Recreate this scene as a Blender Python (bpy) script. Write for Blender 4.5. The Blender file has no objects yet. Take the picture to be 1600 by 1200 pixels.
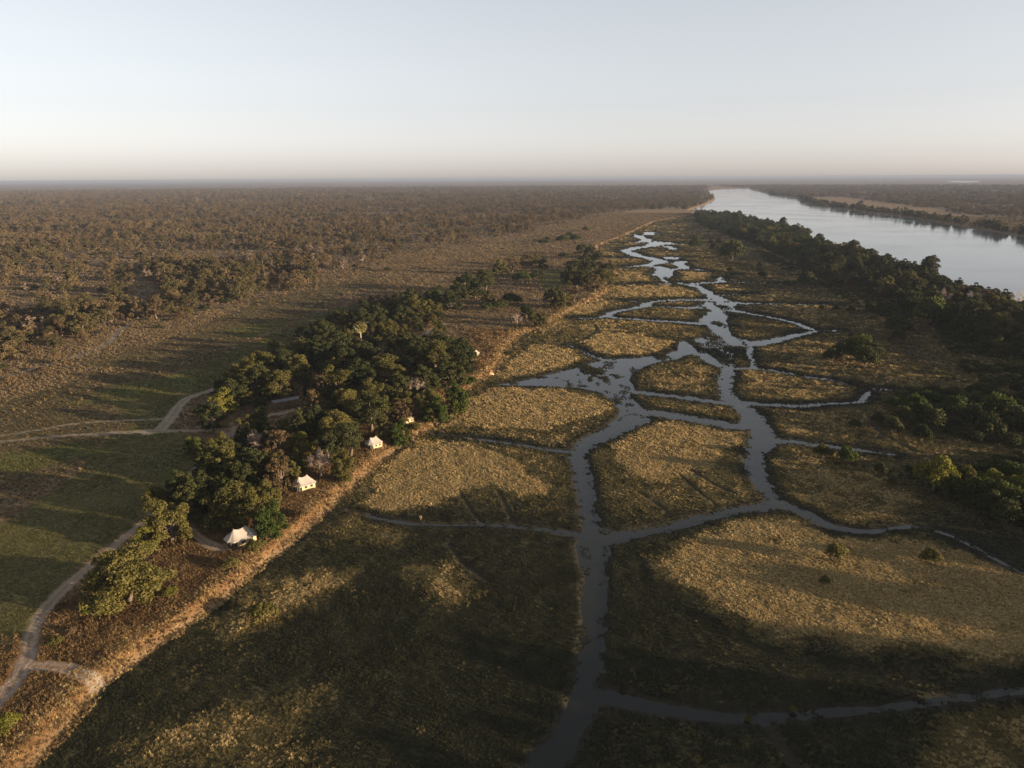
import bpy, math, random
import numpy as np
from mathutils import Matrix, Vector

# ------------------------------------------------------------------ camera, sky, sun, exposure
scene = bpy.context.scene
COL = scene.collection
H = 90.0                      # drone height in metres
FPX = 1110.0                  # focal length in pixels of the 1600 px wide photograph
PITCH = math.atan((600 - 278) / FPX)
ROLL = math.atan(10 / 1600)

cam_d = bpy.data.cameras.new('camera')
cam_d.sensor_width = 36.0
cam_d.lens = FPX * 36.0 / 1600.0
cam_d.clip_start = 0.5
cam_d.clip_end = 120000.0
cam = bpy.data.objects.new('camera', cam_d)
COL.objects.link(cam)
cam.matrix_world = (Matrix.Translation((0, 0, H)) @ Matrix.Rotation(math.radians(90) - PITCH, 4, 'X')
                    @ Matrix.Rotation(-ROLL, 4, 'Z'))
scene.camera = cam

SUN_EL = math.radians(7.6)
SUN_AZ = math.radians(-20.0)          # angle from +X; the sun stands to the right, a little behind the drone
sun_dir = Vector((math.cos(SUN_EL) * math.cos(SUN_AZ), math.cos(SUN_EL) * math.sin(SUN_AZ), math.sin(SUN_EL)))

world = bpy.data.worlds.new('World')
scene.world = world
world.use_nodes = True
wn = world.node_tree
wn.nodes.clear()
w_out = wn.nodes.new('ShaderNodeOutputWorld')
w_bg = wn.nodes.new('ShaderNodeBackground')
w_sky = wn.nodes.new('ShaderNodeTexSky')
w_sky.sky_type = 'NISHITA'
w_sky.sun_disc = False
w_sky.sun_elevation = SUN_EL
w_sky.sun_rotation = math.pi / 2 - SUN_AZ
w_sky.altitude = 0
w_sky.air_density = 0.7
w_sky.dust_density = 1.1
w_sky.ozone_density = 0.75
w_bg.inputs['Strength'].default_value = 0.13
w_hs = wn.nodes.new('ShaderNodeHueSaturation')
w_hs.inputs['Saturation'].default_value = 0.42
w_hs.inputs['Hue'].default_value = 0.478
w_gm = wn.nodes.new('ShaderNodeGamma')        # flat, low-contrast sky of the hazy evening
w_gm.inputs['Gamma'].default_value = 0.62
wn.links.new(w_sky.outputs['Color'], w_gm.inputs['Color'])
wn.links.new(w_gm.outputs['Color'], w_hs.inputs['Color'])
w_tint = wn.nodes.new('ShaderNodeMix')        # white balance of the photograph
w_tint.data_type, w_tint.blend_type = 'RGBA', 'MULTIPLY'
w_tint.inputs[0].default_value = 1.0
w_tint.inputs[7].default_value = (1.01, 0.972, 0.995, 1)
wn.links.new(w_hs.outputs['Color'], w_tint.inputs[6])
wn.links.new(w_tint.outputs[2], w_bg.inputs['Color'])
wn.links.new(w_bg.outputs['Background'], w_out.inputs['Surface'])

sun_d = bpy.data.lights.new('sun', 'SUN')
sun_d.energy = 5.0
sun_d.angle = math.radians(0.6)
sun_d.color = (1.0, 0.79, 0.54)
sun = bpy.data.objects.new('sun', sun_d)
COL.objects.link(sun)
sun.rotation_euler = sun_dir.to_track_quat('Z', 'Y').to_euler()

scene.view_settings.view_transform = 'Standard'
scene.view_settings.look = 'None'
scene.view_settings.exposure = 1.6
scene.view_settings.gamma = 1.0
scene.view_settings.use_curve_mapping = False
scene.render.engine = 'CYCLES'
cy = scene.cycles
cy.use_denoising = True
cy.max_bounces = 5
cy.diffuse_bounces = 1
cy.glossy_bounces = 2
cy.transmission_bounces = 2
cy.transparent_max_bounces = 4
cy.volume_bounces = 1
cy.caustics_reflective = False
cy.caustics_refractive = False
cy.sample_clamp_indirect = 4.0

# ------------------------------------------------------------------ helpers
rnd = random.Random(7)
R = np.random.default_rng(11)


def at(u, v, z=0.0):
    """Point of the ground plane at height z that lies under a pixel of the 1600 x 1200 photograph."""
    x, y = u - 800.0, v - 600.0
    c, s = math.cos(ROLL), math.sin(ROLL)
    x2, y2 = (c * x - s * y) / FPX, (s * x + c * y) / FPX
    dz = -y2 * math.cos(PITCH) - math.sin(PITCH)
    dy = math.cos(PITCH) - y2 * math.sin(PITCH)
    t = (z - H) / dz
    return (x2 * t, dy * t)


def path(pts, z=0.0):
    return np.array([at(p[0], p[1], z) for p in pts])


def mpp(p):
    return math.hypot(math.hypot(p[0], p[1]), H) / FPX


def hash2(ix, iy, seed):
    n = (ix.astype(np.int64) * 374761393 + iy.astype(np.int64) * 668265263 + seed * 974711) & 0xffffffff
    n = ((n ^ (n >> 13)) * 1274126177) & 0xffffffff
    n = ((n ^ (n >> 16)) * 2246822519) & 0xffffffff
    return ((n ^ (n >> 15)) & 0xffffff) / float(0xffffff)


def vnoise(x, y, size, seed=0):
    x = x / size
    y = y / size
    ix, iy = np.floor(x), np.floor(y)
    fx, fy = x - ix, y - iy
    fx = fx * fx * (3 - 2 * fx)
    fy = fy * fy * (3 - 2 * fy)
    ix = ix.astype(np.int64)
    iy = iy.astype(np.int64)
    a = hash2(ix, iy, seed)
    b = hash2(ix + 1, iy, seed)
    c = hash2(ix, iy + 1, seed)
    d = hash2(ix + 1, iy + 1, seed)
    return (a + (b - a) * fx) * (1 - fy) + (c + (d - c) * fx) * fy


def fbm(x, y, size, seed=0, oct=3):
    s, amp, tot = 0.0, 1.0, 0.0
    for o in range(oct):
        s = s + amp * vnoise(x, y, size / 2 ** o, seed + o * 17)
        tot += amp
        amp *= 0.5
    return s / tot


def sstep(a, b, x):
    t = np.clip((x - a) / (b - a), 0, 1)
    return t * t * (3 - 2 * t)


def poly_sd(px, py, poly):
    """Signed distance to a polygon, positive inside."""
    n = len(poly)
    d = np.full(px.shape, 1e9)
    ins = np.zeros(px.shape, bool)
    for i in range(n):
        ax, ay = poly[i]
        bx, by = poly[(i + 1) % n]
        ex, ey = bx - ax, by - ay
        t = np.clip(((px - ax) * ex + (py - ay) * ey) / (ex * ex + ey * ey + 1e-9), 0, 1)
        d = np.minimum(d, np.hypot(px - ax - t * ex, py - ay - t * ey))
        c = (ay > py) != (by > py)
        with np.errstate(divide='ignore', invalid='ignore'):
            xi = ex * (py - ay) / (ey if ey != 0 else 1e-12) + ax
        ins ^= c & (px < xi)
    return np.where(ins, d, -d)


def poly_sd_box(px, py, poly, pad, far=-1e6):
    lo = poly.min(0) - pad
    hi = poly.max(0) + pad
    m = (px > lo[0]) & (px < hi[0]) & (py > lo[1]) & (py < hi[1])
    out = np.full(px.shape, far)
    if m.any():
        out[m] = poly_sd(px[m], py[m], poly)
    return out


def line_d(px, py, pts, wid, pad=40.0):
    """Distance from a polyline minus its half width."""
    out = np.full(px.shape, 1e6)
    lo = pts.min(0) - pad
    hi = pts.max(0) + pad
    m = np.nonzero((px > lo[0]) & (px < hi[0]) & (py > lo[1]) & (py < hi[1]))[0]
    if len(m) == 0:
        return out
    X, Y = px[m], py[m]
    best = np.full(X.shape, 1e6)
    for i in range(len(pts) - 1):
        ax, ay = pts[i]
        bx, by = pts[i + 1]
        ex, ey = bx - ax, by - ay
        t = np.clip(((X - ax) * ex + (Y - ay) * ey) / (ex * ex + ey * ey + 1e-9), 0, 1)
        w = wid[i] + (wid[i + 1] - wid[i]) * t
        best = np.minimum(best, np.hypot(X - ax - t * ex, Y - ay - t * ey) - 0.5 * w)
    out[m] = best
    return out


def smooth_path(pts, wid, n=4):
    """Catmull-Rom through the points."""
    P, W = [], []
    for i in range(len(pts) - 1):
        p0 = pts[max(i - 1, 0)]
        p1, p2 = pts[i], pts[i + 1]
        p3 = pts[min(i + 2, len(pts) - 1)]
        for k in range(n):
            t = k / n
            P.append(0.5 * ((2 * p1) + (-p0 + p2) * t + (2 * p0 - 5 * p1 + 4 * p2 - p3) * t * t
                            + (-p0 + 3 * p1 - 3 * p2 + p3) * t ** 3))
            W.append(wid[i] + (wid[i + 1] - wid[i]) * t)
    P.append(pts[-1])
    W.append(wid[-1])
    return np.array(P), np.array(W)


# ------------------------------------------------------------------ the lie of the land (traced on the ground plane)
CHANNELS_PX = [
    [(835, 1215, 7), (868, 1172, 7), (900, 1125, 6.4), (916, 1075, 6.6), (926, 1000, 6), (931, 900, 6.6), (931, 850, 7.6), (920, 800, 6.4), (912, 750, 6.4), (905, 722, 6.4), (905, 703, 7), (925, 688, 8), (960, 672, 9), (995, 655, 10)],
    [(995, 612, 6), (1040, 617, 6), (1080, 622, 6), (1120, 627, 6), (1142, 630, 6)],
    [(1000, 643, 8), (1040, 647, 8), (1090, 655, 8), (1130, 662, 8), (1155, 665, 8), (1178, 660, 8)],
    [(1138, 573, 8), (1135, 590, 6), (1133, 605, 6.5), (1137, 620, 7), (1150, 630, 8), (1165, 640, 8.5), (1178, 652, 9), (1192, 676, 9), (1194, 688, 10), (1183, 702, 8), (1179, 716, 6.8), (1180, 735, 6.4), (1190, 755, 6.4), (1205, 775, 6.2), (1218, 787, 6)],
    [(1140, 575, 6), (1180, 575, 5.5), (1220, 580, 4.5), (1260, 588, 4), (1300, 593, 3), (1330, 600, 2.2), (1365, 607, 2.2), (1388, 608, 3)],
    [(1150, 628, 6), (1200, 631, 5), (1250, 634, 4), (1290, 630, 3.2), (1340, 628, 3), (1349, 622, 3), (1355, 611, 2)],
    [(1200, 687, 8), (1240, 690, 5), (1290, 696, 4), (1340, 702, 3), (1395, 709, 2)],
    [(1173, 541, 4), (1172, 555, 3), (1177, 565, 2.6), (1176, 575, 3)],
    [(1214, 786, 6), (1250, 797, 5.5), (1290, 818, 5), (1320, 826, 3.8), (1360, 829, 2.8), (1390, 825, 2.6), (1430, 821, 2.4), (1470, 830, 1.7), (1520, 852, 1.4), (1570, 880, 1.4), (1625, 905, 1.4)],
    [(1220, 786, 6), (1180, 793, 5.4), (1130, 801, 5.2), (1060, 819, 5.2), (1000, 832, 6), (960, 840, 7.5), (928, 842, 9)],
    [(930, 837, 5.5), (880, 831, 4), (820, 823, 2.1), (760, 819, 1.6), (700, 819, 1.4), (640, 817, 1.2), (580, 806, 0.9)],
    [(905, 706, 4), (860, 702, 2.2), (820, 695, 1.8), (770, 688, 1.5), (720, 682, 1.2), (682, 680, 0.8)],
    [(955, 563, 6), (925, 556, 3.6), (905, 545, 2.4), (890, 540, 1.4)],
    [(918, 1078, 6), (960, 1090, 5.4), (1010, 1100, 4.6), (1060, 1110, 4), (1120, 1118, 3.5), (1190, 1121, 3), (1280, 1113, 2.6), (1380, 1105, 2.6), (1480, 1092, 2.4), (1640, 1070, 2.2)],
    # upper reaches
    [(1180, 537, 12), (1210, 531, 9), (1245, 523, 7), (1276, 516, 5)],
    [(1140, 484, 10), (1170, 489, 7), (1205, 495, 6), (1245, 505, 5.5), (1276, 516, 5), (1312, 516, 3.5)],
    [(1145, 473, 14), (1185, 474, 9), (1230, 475, 6), (1285, 475, 5), (1312, 476, 3)],
    [(1130, 461, 8), (1180, 459, 3)],
    [(1085, 443, 12), (1125, 440, 8), (1124, 436, 7), (1130, 432, 7), (1147, 428, 6)],
    [(1120, 440, 7), (1200, 442, 4.5), (1300, 446, 3)],
    [(1045, 443, 8), (1005, 443, 4), (972, 445, 3.5)],
    [(1105, 468, 12), (1040, 469, 9), (1012, 473, 8), (1006, 478, 8), (960, 487, 7), (946, 494, 8), (920, 497, 6), (880, 497, 3.5)],
    [(946, 494, 7), (1000, 499, 7), (1050, 502, 8), (1095, 505, 12)],
    [(1010, 478, 7), (1060, 480, 7), (1090, 480, 10)],
    [(1012, 473, 4), (985, 470, 3), (966, 468.5, 2)],
    [(1036, 430, 22), (1037, 421, 16), (1030, 417.5, 14), (1015, 416, 14), (1004, 414.5, 13), (988, 416, 10), (968, 417.8, 6)],
    [(1004, 414.5, 13), (1024, 411.5, 16), (1031, 408.5, 20), (1025, 405.5, 18), (1012, 402.5, 17), (996, 399, 18), (988, 395, 16), (975, 391.6, 14), (985, 389.5, 16), (1000, 386, 20), (1018, 383.6, 24), (1028, 380, 30), (1024, 377.5, 24), (1010, 378, 20), (1006, 377, 18), (1012, 374.3, 18), (1001, 371, 18), (997, 367.5, 18)],
    [(1028, 380, 28), (1036, 378, 24), (1045, 380.5, 24), (1066, 381, 18), (1085, 381, 8)],
    [(1010, 378, 14), (985, 379.5, 9), (960, 379.5, 6)],
    [(1040, 384.5, 14), (1047, 386, 14), (1052, 389.5, 12)],
    [(1067, 408, 14), (1060, 411, 14), (1067, 416, 14), (1070, 419, 13), (1055, 420, 11), (1042, 423, 12)],
    [(1034, 411.2, 8), (1058, 411, 9)],
    [(1045, 401.5, 14), (1051, 404.5, 16), (1053, 402, 14), (1074, 401, 7)],
    [(1088, 420.5, 8), (1096, 422, 8), (1112, 424, 6)],
    [(1013, 367, 22), (1018, 365, 24), (1015, 362.5, 22)],
    [(1003, 351.5, 22), (1009, 349, 28), (1012, 346.5, 28), (1021, 344, 24)],
    [(950, 401.5, 4), (985, 401, 7)],
    [(990, 366, 12), (975, 367.5, 7)],
]
SHALLOWS_PX = [
    # broad shallow pools: outline, how much stands out of the water
    ([(776, 601), (830, 591), (880, 578), (925, 566), (955, 559), (1000, 558), (1045, 550), (1062, 545), (1090, 548), (1060, 560), (1015, 569), (992, 580), (984, 592), (990, 606), (983, 617), (1000, 633), (1012, 641), (1006, 653), (985, 662), (950, 676), (930, 686), (912, 692), (936, 672), (962, 653), (970, 641), (958, 626), (938, 612), (905, 606), (850, 603)], 0.30),
    ([(1058, 549), (1061, 533), (1098, 527), (1112, 519), (1104, 511), (1088, 503), (1098, 495), (1094, 486), (1083, 480), (1104, 471), (1103, 461), (1085, 450), (1068, 444), (1048, 443), (1034, 439), (1028, 432), (1030, 424), (1040, 420), (1050, 421), (1044, 427), (1049, 433), (1058, 440), (1080, 443), (1096, 446), (1116, 458), (1130, 465), (1152, 473), (1146, 485), (1135, 500), (1140, 516), (1143, 524), (1165, 530), (1186, 533), (1214, 530), (1190, 541), (1140, 541), (1110, 546), (1085, 554)], 0.42),
    ([(1080, 550), (1110, 544), (1150, 541), (1146, 553), (1140, 562), (1152, 573), (1135, 578), (1115, 571), (1095, 561)], 0.62),
    ([(900, 850), (925, 825), (945, 825), (985, 833), (950, 850), (945, 880), (940, 905), (920, 905), (905, 880)], 0.15),
]
TRAILS_PX = [
    [(1192, 1121, 1.6), (1215, 1155, 1.6), (1245, 1205, 1.6)], [(700, 850, 1), (725, 880, 1), (762, 908, 1)],
    [(545, 797, 1.4), (585, 807, 1.2), (640, 817, 1)],
    [(1420, 545, 2.5), (1450, 560, 3), (1500, 575, 3), (1560, 590, 3)], [(1355, 650, 1.5), (1375, 675, 1.8), (1400, 690, 1.8), (1430, 705, 1.8)],
    [(890, 540, 2), (930, 520, 2), (930, 508, 2)], [(680, 680, 1.2), (660, 672, 1.2)],
    [(1290, 590, 2), (1320, 580, 2), (1350, 574, 2)], [(1000, 770, 0.9), (1030, 790, 0.9), (1045, 803, 0.9)],
    [(1060, 740, 0.9), (1095, 770, 0.9), (1120, 790, 0.9)], [(1080, 735, 0.9), (1118, 758, 0.9), (1150, 772, 0.9)],
    [(720, 770, 0.8), (735, 795, 0.9), (750, 815, 0.9)], [(780, 768, 0.8), (790, 790, 0.9), (800, 812, 0.9)],
    [(1312, 516, 2), (1380, 520, 2), (1440, 530, 2)],
]
DRY_LIT_PX = [  # (outline, strength): dry golden tussock stands, some foreground ones painted sun patches
    ([(650, 690), (690, 682), (760, 702), (800, 717), (835, 740), (862, 760), (855, 776), (810, 778), (770, 762), (735, 768), (690, 785), (640, 797), (590, 800), (550, 792), (580, 750), (612, 715)], 1.0),
    ([(770, 606), (860, 607), (920, 616), (950, 630), (960, 640), (930, 650), (890, 662), (850, 674), (790, 672), (740, 670), (690, 668), (700, 650), (730, 625)], 1.0),
    ([(1005, 660), (1060, 657), (1110, 668), (1160, 677), (1166, 690), (1130, 705), (1115, 730), (1080, 735), (1050, 760), (1010, 755), (985, 740), (950, 715), (948, 695), (965, 680)], 1.0),
    ([(1150, 812), (1230, 808), (1310, 834), (1440, 838), (1530, 872), (1640, 910), (1640, 1035), (1500, 1030), (1430, 1010), (1350, 1020), (1280, 1000), (1230, 1010), (1140, 970), (1110, 945), (1060, 910), (1030, 885), (1060, 850)], 0.95),
    ([(830, 540), (900, 547), (920, 560), (890, 574), (840, 588), (790, 592), (774, 587), (800, 560)], 1.0),
    ([(940, 520), (1000, 522), (1050, 535), (1055, 545), (1020, 556), (960, 557), (915, 548), (905, 535)], 1.0),
    ([(890, 478), (960, 470), (935, 492), (905, 494), (870, 512), (820, 530), (850, 500)], 0.85),
    ([(960, 446), (1040, 446), (1095, 458), (1090, 465), (1010, 466), (950, 464)], 0.8),
    ([(1060, 424), (1110, 427), (1120, 436), (1070, 438)], 0.9),
    ([(945, 425), (1025, 424), (1024, 438), (960, 440)], 0.7),
    ([(1010, 578), (1080, 566), (1120, 585), (1120, 612), (1060, 614), (1005, 604)], 0.6),
    ([(1160, 585), (1230, 588), (1320, 604), (1330, 622), (1240, 626), (1165, 620)], 0.6),
    ([(1180, 640), (1280, 640), (1330, 650), (1350, 692), (1240, 682), (1200, 665)], 0.6),
    ([(1205, 715), (1250, 710), (1360, 720), (1420, 760), (1460, 800), (1400, 812), (1310, 812), (1250, 790), (1215, 760)], 0.62),
    ([(1150, 478), (1260, 480), (1290, 500), (1220, 495), (1160, 484)], 0.55),
    ([(1190, 545), (1290, 530), (1400, 570), (1500, 600), (1400, 605), (1290, 582), (1200, 570)], 0.55),
    ([(320, 970), (440, 900), (545, 890), (540, 920), (450, 960), (340, 1010)], 0.7),  # sunlit patch below the bank, painted as drier grass
    ([(640, 885), (720, 878), (745, 925), (700, 955), (660, 920)], 0.65),  # small sunlit patch painted into the dark middle
    ([(150, 1200), (230, 1140), (380, 1090), (500, 1080), (470, 1130), (500, 1200)], 0.55),  # sunlit patch painted at the lower left
    ([(1440, 1130), (1520, 1100), (1640, 1080), (1640, 1230), (1440, 1230)], 0.55),  # sunlit patch painted at the lower right
    ([(545, 800), (640, 820), (620, 850), (540, 850), (470, 850)], 0.45),
]
BANK_PX = [(20, 1240), (60, 1195), (130, 1112), (165, 1075), (215, 1040), (290, 985), (350, 945), (400, 897), (450, 862), (495, 822), (540, 777), (600, 722), (640, 692), (680, 667), (715, 627), (745, 602), (772, 585), (785, 562), (796, 545), (815, 525), (862, 508), (880, 495), (905, 483), (930, 470), (952, 457), (946, 446), (968, 430), (960, 414), (935, 400), (935, 385), (985, 365), (1020, 348), (1075, 338), (1088, 332)]
RIVER_NEAR_PX = [(1076, 329), (1102, 320), (1118, 311), (1115, 304), (1103, 299), (1120, 296.2), (1170, 293.8)]
RIVER_NEAR2_PX = [(1076, 330), (1130, 333), (1200, 345), (1270, 375), (1350, 405), (1430, 434), (1520, 462), (1600, 490), (1750, 545), (2000, 640)]
RIVER_FAR_PX = [(1172, 295.5), (1200, 303), (1240, 308), (1262, 317), (1330, 328), (1400, 337), (1480, 349), (1600, 370), (1800, 408)]
WOOD_PX = [(-700, 830), (-200, 645), (0, 590), (60, 565), (130, 540), (200, 515), (260, 508), (330, 490), (430, 466), (520, 432), (570, 415), (620, 400), (700, 386), (800, 368), (870, 352), (930, 337), (1030, 325), (1086, 321)]

CH = []
for c in CHANNELS_PX:
    P, W = smooth_path(path(c), [q[2] * (.74 if q[1] > 790 else .88 if q[1] > 690 else 1.0) for q in c])
    CH.append((P, W))
SH = [(path(p), f) for p, f in SHALLOWS_PX]
TR = [smooth_path(path(c), [q[2] for q in c]) for c in TRAILS_PX]
DRY_LIT = [(path(p), s) for p, s in DRY_LIT_PX]
bank = path(BANK_PX)
# marsh outline: bank, then the near river bank and back round behind the drone
near2 = path(RIVER_NEAR2_PX)
marsh_poly = np.vstack([bank, near2, np.array([(285, 150), (285, 0), (300, -200), (-220, -200)])])
river_poly = np.vstack([path(RIVER_FAR_PX)[::-1], path(RIVER_NEAR_PX)[::-1], near2[1:],
                        np.array([(285, 150), (285, 0), (300, -400), (900, -400), (900, 300)])])
wood_line = path(WOOD_PX)
wood_poly = np.vstack([wood_line, path([(1098, 312), (1108, 304), (1098, 299)]), np.array([(1900, 7000), (3000, 40000), (-60000, 40000), (-60000, 150)])])
far_line = path(RIVER_FAR_PX)
far_poly = np.vstack([far_line, np.array([(1100, -400), (60000, -400), (60000, 40000), (3000, 40000), (1950, 7000)])])
FARTAN = path([(1250, 309), (1320, 309), (1390, 318), (1470, 329), (1540, 340), (1640, 352), (1640, 378), (1600, 369), (1480, 348), (1400, 336), (1330, 327), (1270, 317)])
FIELD = path([(-500, 1350), (-350, 1000), (-60, 860), (40, 806), (120, 755), (160, 700), (200, 675), (190, 640), (240, 612), (320, 575), (420, 530), (500, 492), (560, 478), (560, 495), (480, 535), (390, 580), (330, 610), (285, 640), (262, 668), (310, 700), (310, 735), (210, 832), (120, 905), (60, 975), (20, 1060), (-60, 1120), (-200, 1300)])
MEADOW = path([(-900, 1250), (-300, 980), (0, 830), (200, 700), (300, 600), (440, 520), (540, 470), (600, 440), (640, 420), (500, 450), (380, 490), (280, 520), (180, 560), (60, 610), (-120, 680), (-900, 1000)])
LUSH = [path(p) for p in ([(120, 640), (190, 610), (300, 590), (330, 600), (240, 625)], [(20, 720), (120, 700), (150, 715), (60, 740), (0, 745)], [(350, 520), (440, 505), (450, 515), (380, 535)], [(250, 742), (300, 748), (300, 755), (260, 752)],
                              [(860, 425), (900, 420), (890, 450), (850, 455), (840, 440)])]
ROADS_PX = [
    [(-70, 1190, 3.6), (-20, 1120, 3.6), (0, 1092, 3.6), (26, 1062, 3.6), (42, 1030, 3.4), (46, 1000, 3.2), (60, 965, 2.8), (95, 925, 2.4), (125, 897, 2.4), (180, 852, 2.4), (215, 825, 2.4), (260, 780, 2.2), (310, 730, 2.2), (345, 700, 2)],
    [(228, 678, 3), (250, 670, 5), (268, 652, 5), (282, 632, 5), (300, 620, 4), (340, 606, 4), (380, 575, 4), (430, 545, 3)],
    [(-150, 702, 2), (0, 690, 2), (100, 681, 2), (160, 678, 2.4), (240, 673, 4)],
    [(-60, 690, 1.6), (60, 672, 1.8), (130, 661, 1.6), (255, 655, 2)],
    [(240, 674, 3), (300, 673, 2.4), (340, 674, 2.6), (358, 682, 2.2), (368, 672, 2.6), (400, 656, 3), (440, 646, 4), (475, 638, 5)],
    [(340, 674, 2), (375, 668, 2.4)],
    [(48, 1042, 2.6), (80, 1042, 2.4), (112, 1046, 2.6), (140, 1058, 3), (160, 1070, 3)],
    [(-200, 640, 2.4), (0, 591, 3), (50, 577, 3.2), (105, 562, 3.4), (145, 548, 3.4), (172, 535, 3.6), (186, 518, 4), (215, 502, 4)],
    [(292, 812, 2), (302, 832, 2.2), (325, 850, 2.4), (352, 858, 2.4)],
    [(310, 712, 1.6), (350, 690, 1.6)],
    [(650, 535, 5), (668, 520, 5), (700, 505, 3)],
]
RD = [smooth_path(path(c, 2.0), [q[2] for q in c]) for c in ROADS_PX]
WATER_Z = -0.30


def lay(x, y, full=True):
    """Height and surface masks of the land at the points (x, y)."""
    M = {}
    n1 = fbm(x, y, 7, 3)
    n2 = fbm(x, y, 2.2, 9, 2)
    n3 = fbm(x, y, 30, 21)
    r = np.hypot(x, y)
    edge = (n1 - 0.5) * np.clip(r / 110, 1.2, 7)
    # marsh
    md = poly_sd(x, y, marsh_poly)
    inm = md > 0
    cd = np.full(x.shape, 1e6)
    far = np.clip((r - 500) / 800, 0, 1)
    n4 = vnoise(x, y * .6, .9, 91)
    rag = ((n2 - 0.5) * 2.0 + (n1 - 0.5) * 1.8 + (n4 - .5) * .9) * (1 + 2 * far)
    cdn = np.full(x.shape, 1e6)
    for P, W in CH:
        d_ = line_d(x, y, P, W)
        k_ = min(1.0, max(.12, (np.mean(W) - .6) / 5.5))
        cd = np.minimum(cd, d_)
        cdn = np.minimum(cdn, d_ + rag * k_)
    z = 0.06 + (n1 - 0.5) * 0.22 + (n2 - 0.5) * 0.25
    hc = WATER_Z + np.clip(cdn * 0.22, -0.8, 2.0)
    z = np.where(inm, np.minimum(z, hc), z)
    sd_all = np.full(x.shape, -1e6)
    emerge = np.zeros(x.shape)
    blot = vnoise(x, y * 0.55, 2.6, 41) * 0.6 + vnoise(x, y * 0.6, 6.5, 42) * 0.4
    big = np.clip(r / 330, 0.8, 1.6)
    blot = np.where(big > 1, vnoise(x, y * 0.4, 6.0, 43) * 0.6 + vnoise(x, y * 0.5, 13, 44) * 0.4, blot)
    for P, f in SH:
        sd = poly_sd_box(x, y, P, 60)
        sd_all = np.maximum(sd_all, sd)
        thr = 0.76 - f * 0.42
        hs = WATER_Z - np.clip((sd + edge * 0.7) * 0.25, -3, 0.10) + np.where(cd > 0, np.clip((blot - thr) * 1.4, 0, 0.3), 0)
        z = np.where(sd > -14, np.minimum(z, hs), z)
        emerge = np.maximum(emerge, ((sd > 0) & (cd > -1) & (blot > thr - .06 + .1 * np.clip(sd / 20, 0, 1))).astype(float))
    tr = np.full(x.shape, 1e6)
    for P, W in TR:
        tr = np.minimum(tr, line_d(x, y, P, W, 12))
    M['trail'] = sstep(0.9, -0.3, tr + (n2 - 0.5) * 0.8) * inm
    z = z - 0.16 * M['trail']
    wd = np.minimum(cd, -sd_all)                   # distance from open water
    M['wd'] = wd
    M['emerge'] = np.maximum(emerge, ((cdn > -.9) & (cdn < 1.5) & (n2 > .54) & (r > 110)).astype(float))
    M['marsh'] = inm.astype(float)
    g = np.full(x.shape, 0.48) + (n3 - 0.5) * 0.6
    g = g - 0.50 * sstep(205, 165, y + x * 0.15)  # darkens the foreground: sedge, with tree shade painted into it
    for P, s in DRY_LIT:
        sd = poly_sd_box(x, y, P, 40)
        k = sstep(-5, 5, sd + edge * 2.6 + (n2 - 0.5) * 3)
        g = np.maximum(g * (1 - k), k * s + (n1 - 0.5) * 0.2 * k) if s >= 0.9 else np.maximum(g, k * (s + (n1 - .5) * .5))
    wetw = np.clip(2 + r * 0.016, 4, 16) * (.5 + fbm(x, y, 40, 88, 2))
    wet = sstep(1, 0, (wd + edge) / wetw)
    g = g * (1 - 0.92 * wet)
    M['dry'] = np.clip(g, 0, 1) * inm  # dryness, including the painted foreground shade and sun patches
    M['wet'] = np.maximum(np.clip(wet, 0, 1), M['trail']) * inm
    # bank rise to the dry land
    bd = -md + (n1 - 0.5) * 3.0 + (n2 - 0.5) * 1.2     # outside the marsh
    land = ~inm
    rise = sstep(-0.5, 4.5, bd) * 2.0
    rsd = poly_sd(x, y, river_poly)
    M['river'] = rsd
    leftland = x < 0.2 * y + 300
    z = np.where(land, z * 0.6 + rise + (n3 - 0.5) * 0.5, z + sstep(-6, 0.5, bd) * 0.35 * (wd > 2))
    # levee along the river
    z = np.where(inm, z + 0.9 * sstep(60, 15, -rsd) * (x > 60), z)
    z = np.where(rsd > -6, np.minimum(z, -0.3 - np.clip((rsd + (n1 - .5) * 5) * 0.4, -2.5, 1.5)), z)
    # masks of the land
    M['bankface'] = sstep(-1.5, 1.0, bd) * sstep(9, 3.0, bd)
    M['bank'] = sstep(0.5, 3, bd) * sstep(34, 22, bd + (n1 - .5) * 16) * (r < 420)
    rd = np.full(x.shape, 1e6)
    rc = np.full(x.shape, 1e6)
    for P, W in RD:
        rd = np.minimum(rd, line_d(x, y, P, W * .85, 15))
        rc = np.minimum(rc, line_d(x, y, P, W * 0, 15))
    M['road'] = sstep(0.8, -0.6, rd + (n2 - 0.5) * 1.6 + (n1 - .5) * 1.2) * land * (1 - .6 * sstep(.55, .15, rc + (n2 - .5) * .5)) * (.55 + .6 * n1)
    M['roadd'] = rd + (n2 - .5) * 1.0 + .9 * sstep(.4, .1, rc) * (n1 > .5)
    fsd = poly_sd_box(x, y, FIELD, 60)
    M['field'] = sstep(-3, 3, fsd + edge * 2) * land
    lu = np.zeros(x.shape)
    for P in LUSH:
        lu = np.maximum(lu, sstep(-5, 4, poly_sd_box(x, y, P, 40) + (n1 - 0.5) * 12))
    M['lush'] = lu * land
    wsd = np.maximum(poly_sd(x, y, wood_poly), poly_sd(x, y, far_poly))
    fsd2 = poly_sd_box(x, y, FARTAN, 200)
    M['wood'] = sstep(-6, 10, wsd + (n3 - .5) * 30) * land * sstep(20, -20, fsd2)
    M['woodsd'] = np.where(fsd2 > 0, -fsd2, wsd)
    M['meadow'] = sstep(-10, 14, poly_sd_box(x, y, MEADOW, 60) + (n3 - .5) * 60 + (n1 - .5) * 20) * land
    M['n3'] = n3
    M['z'] = z
    return M


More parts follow.
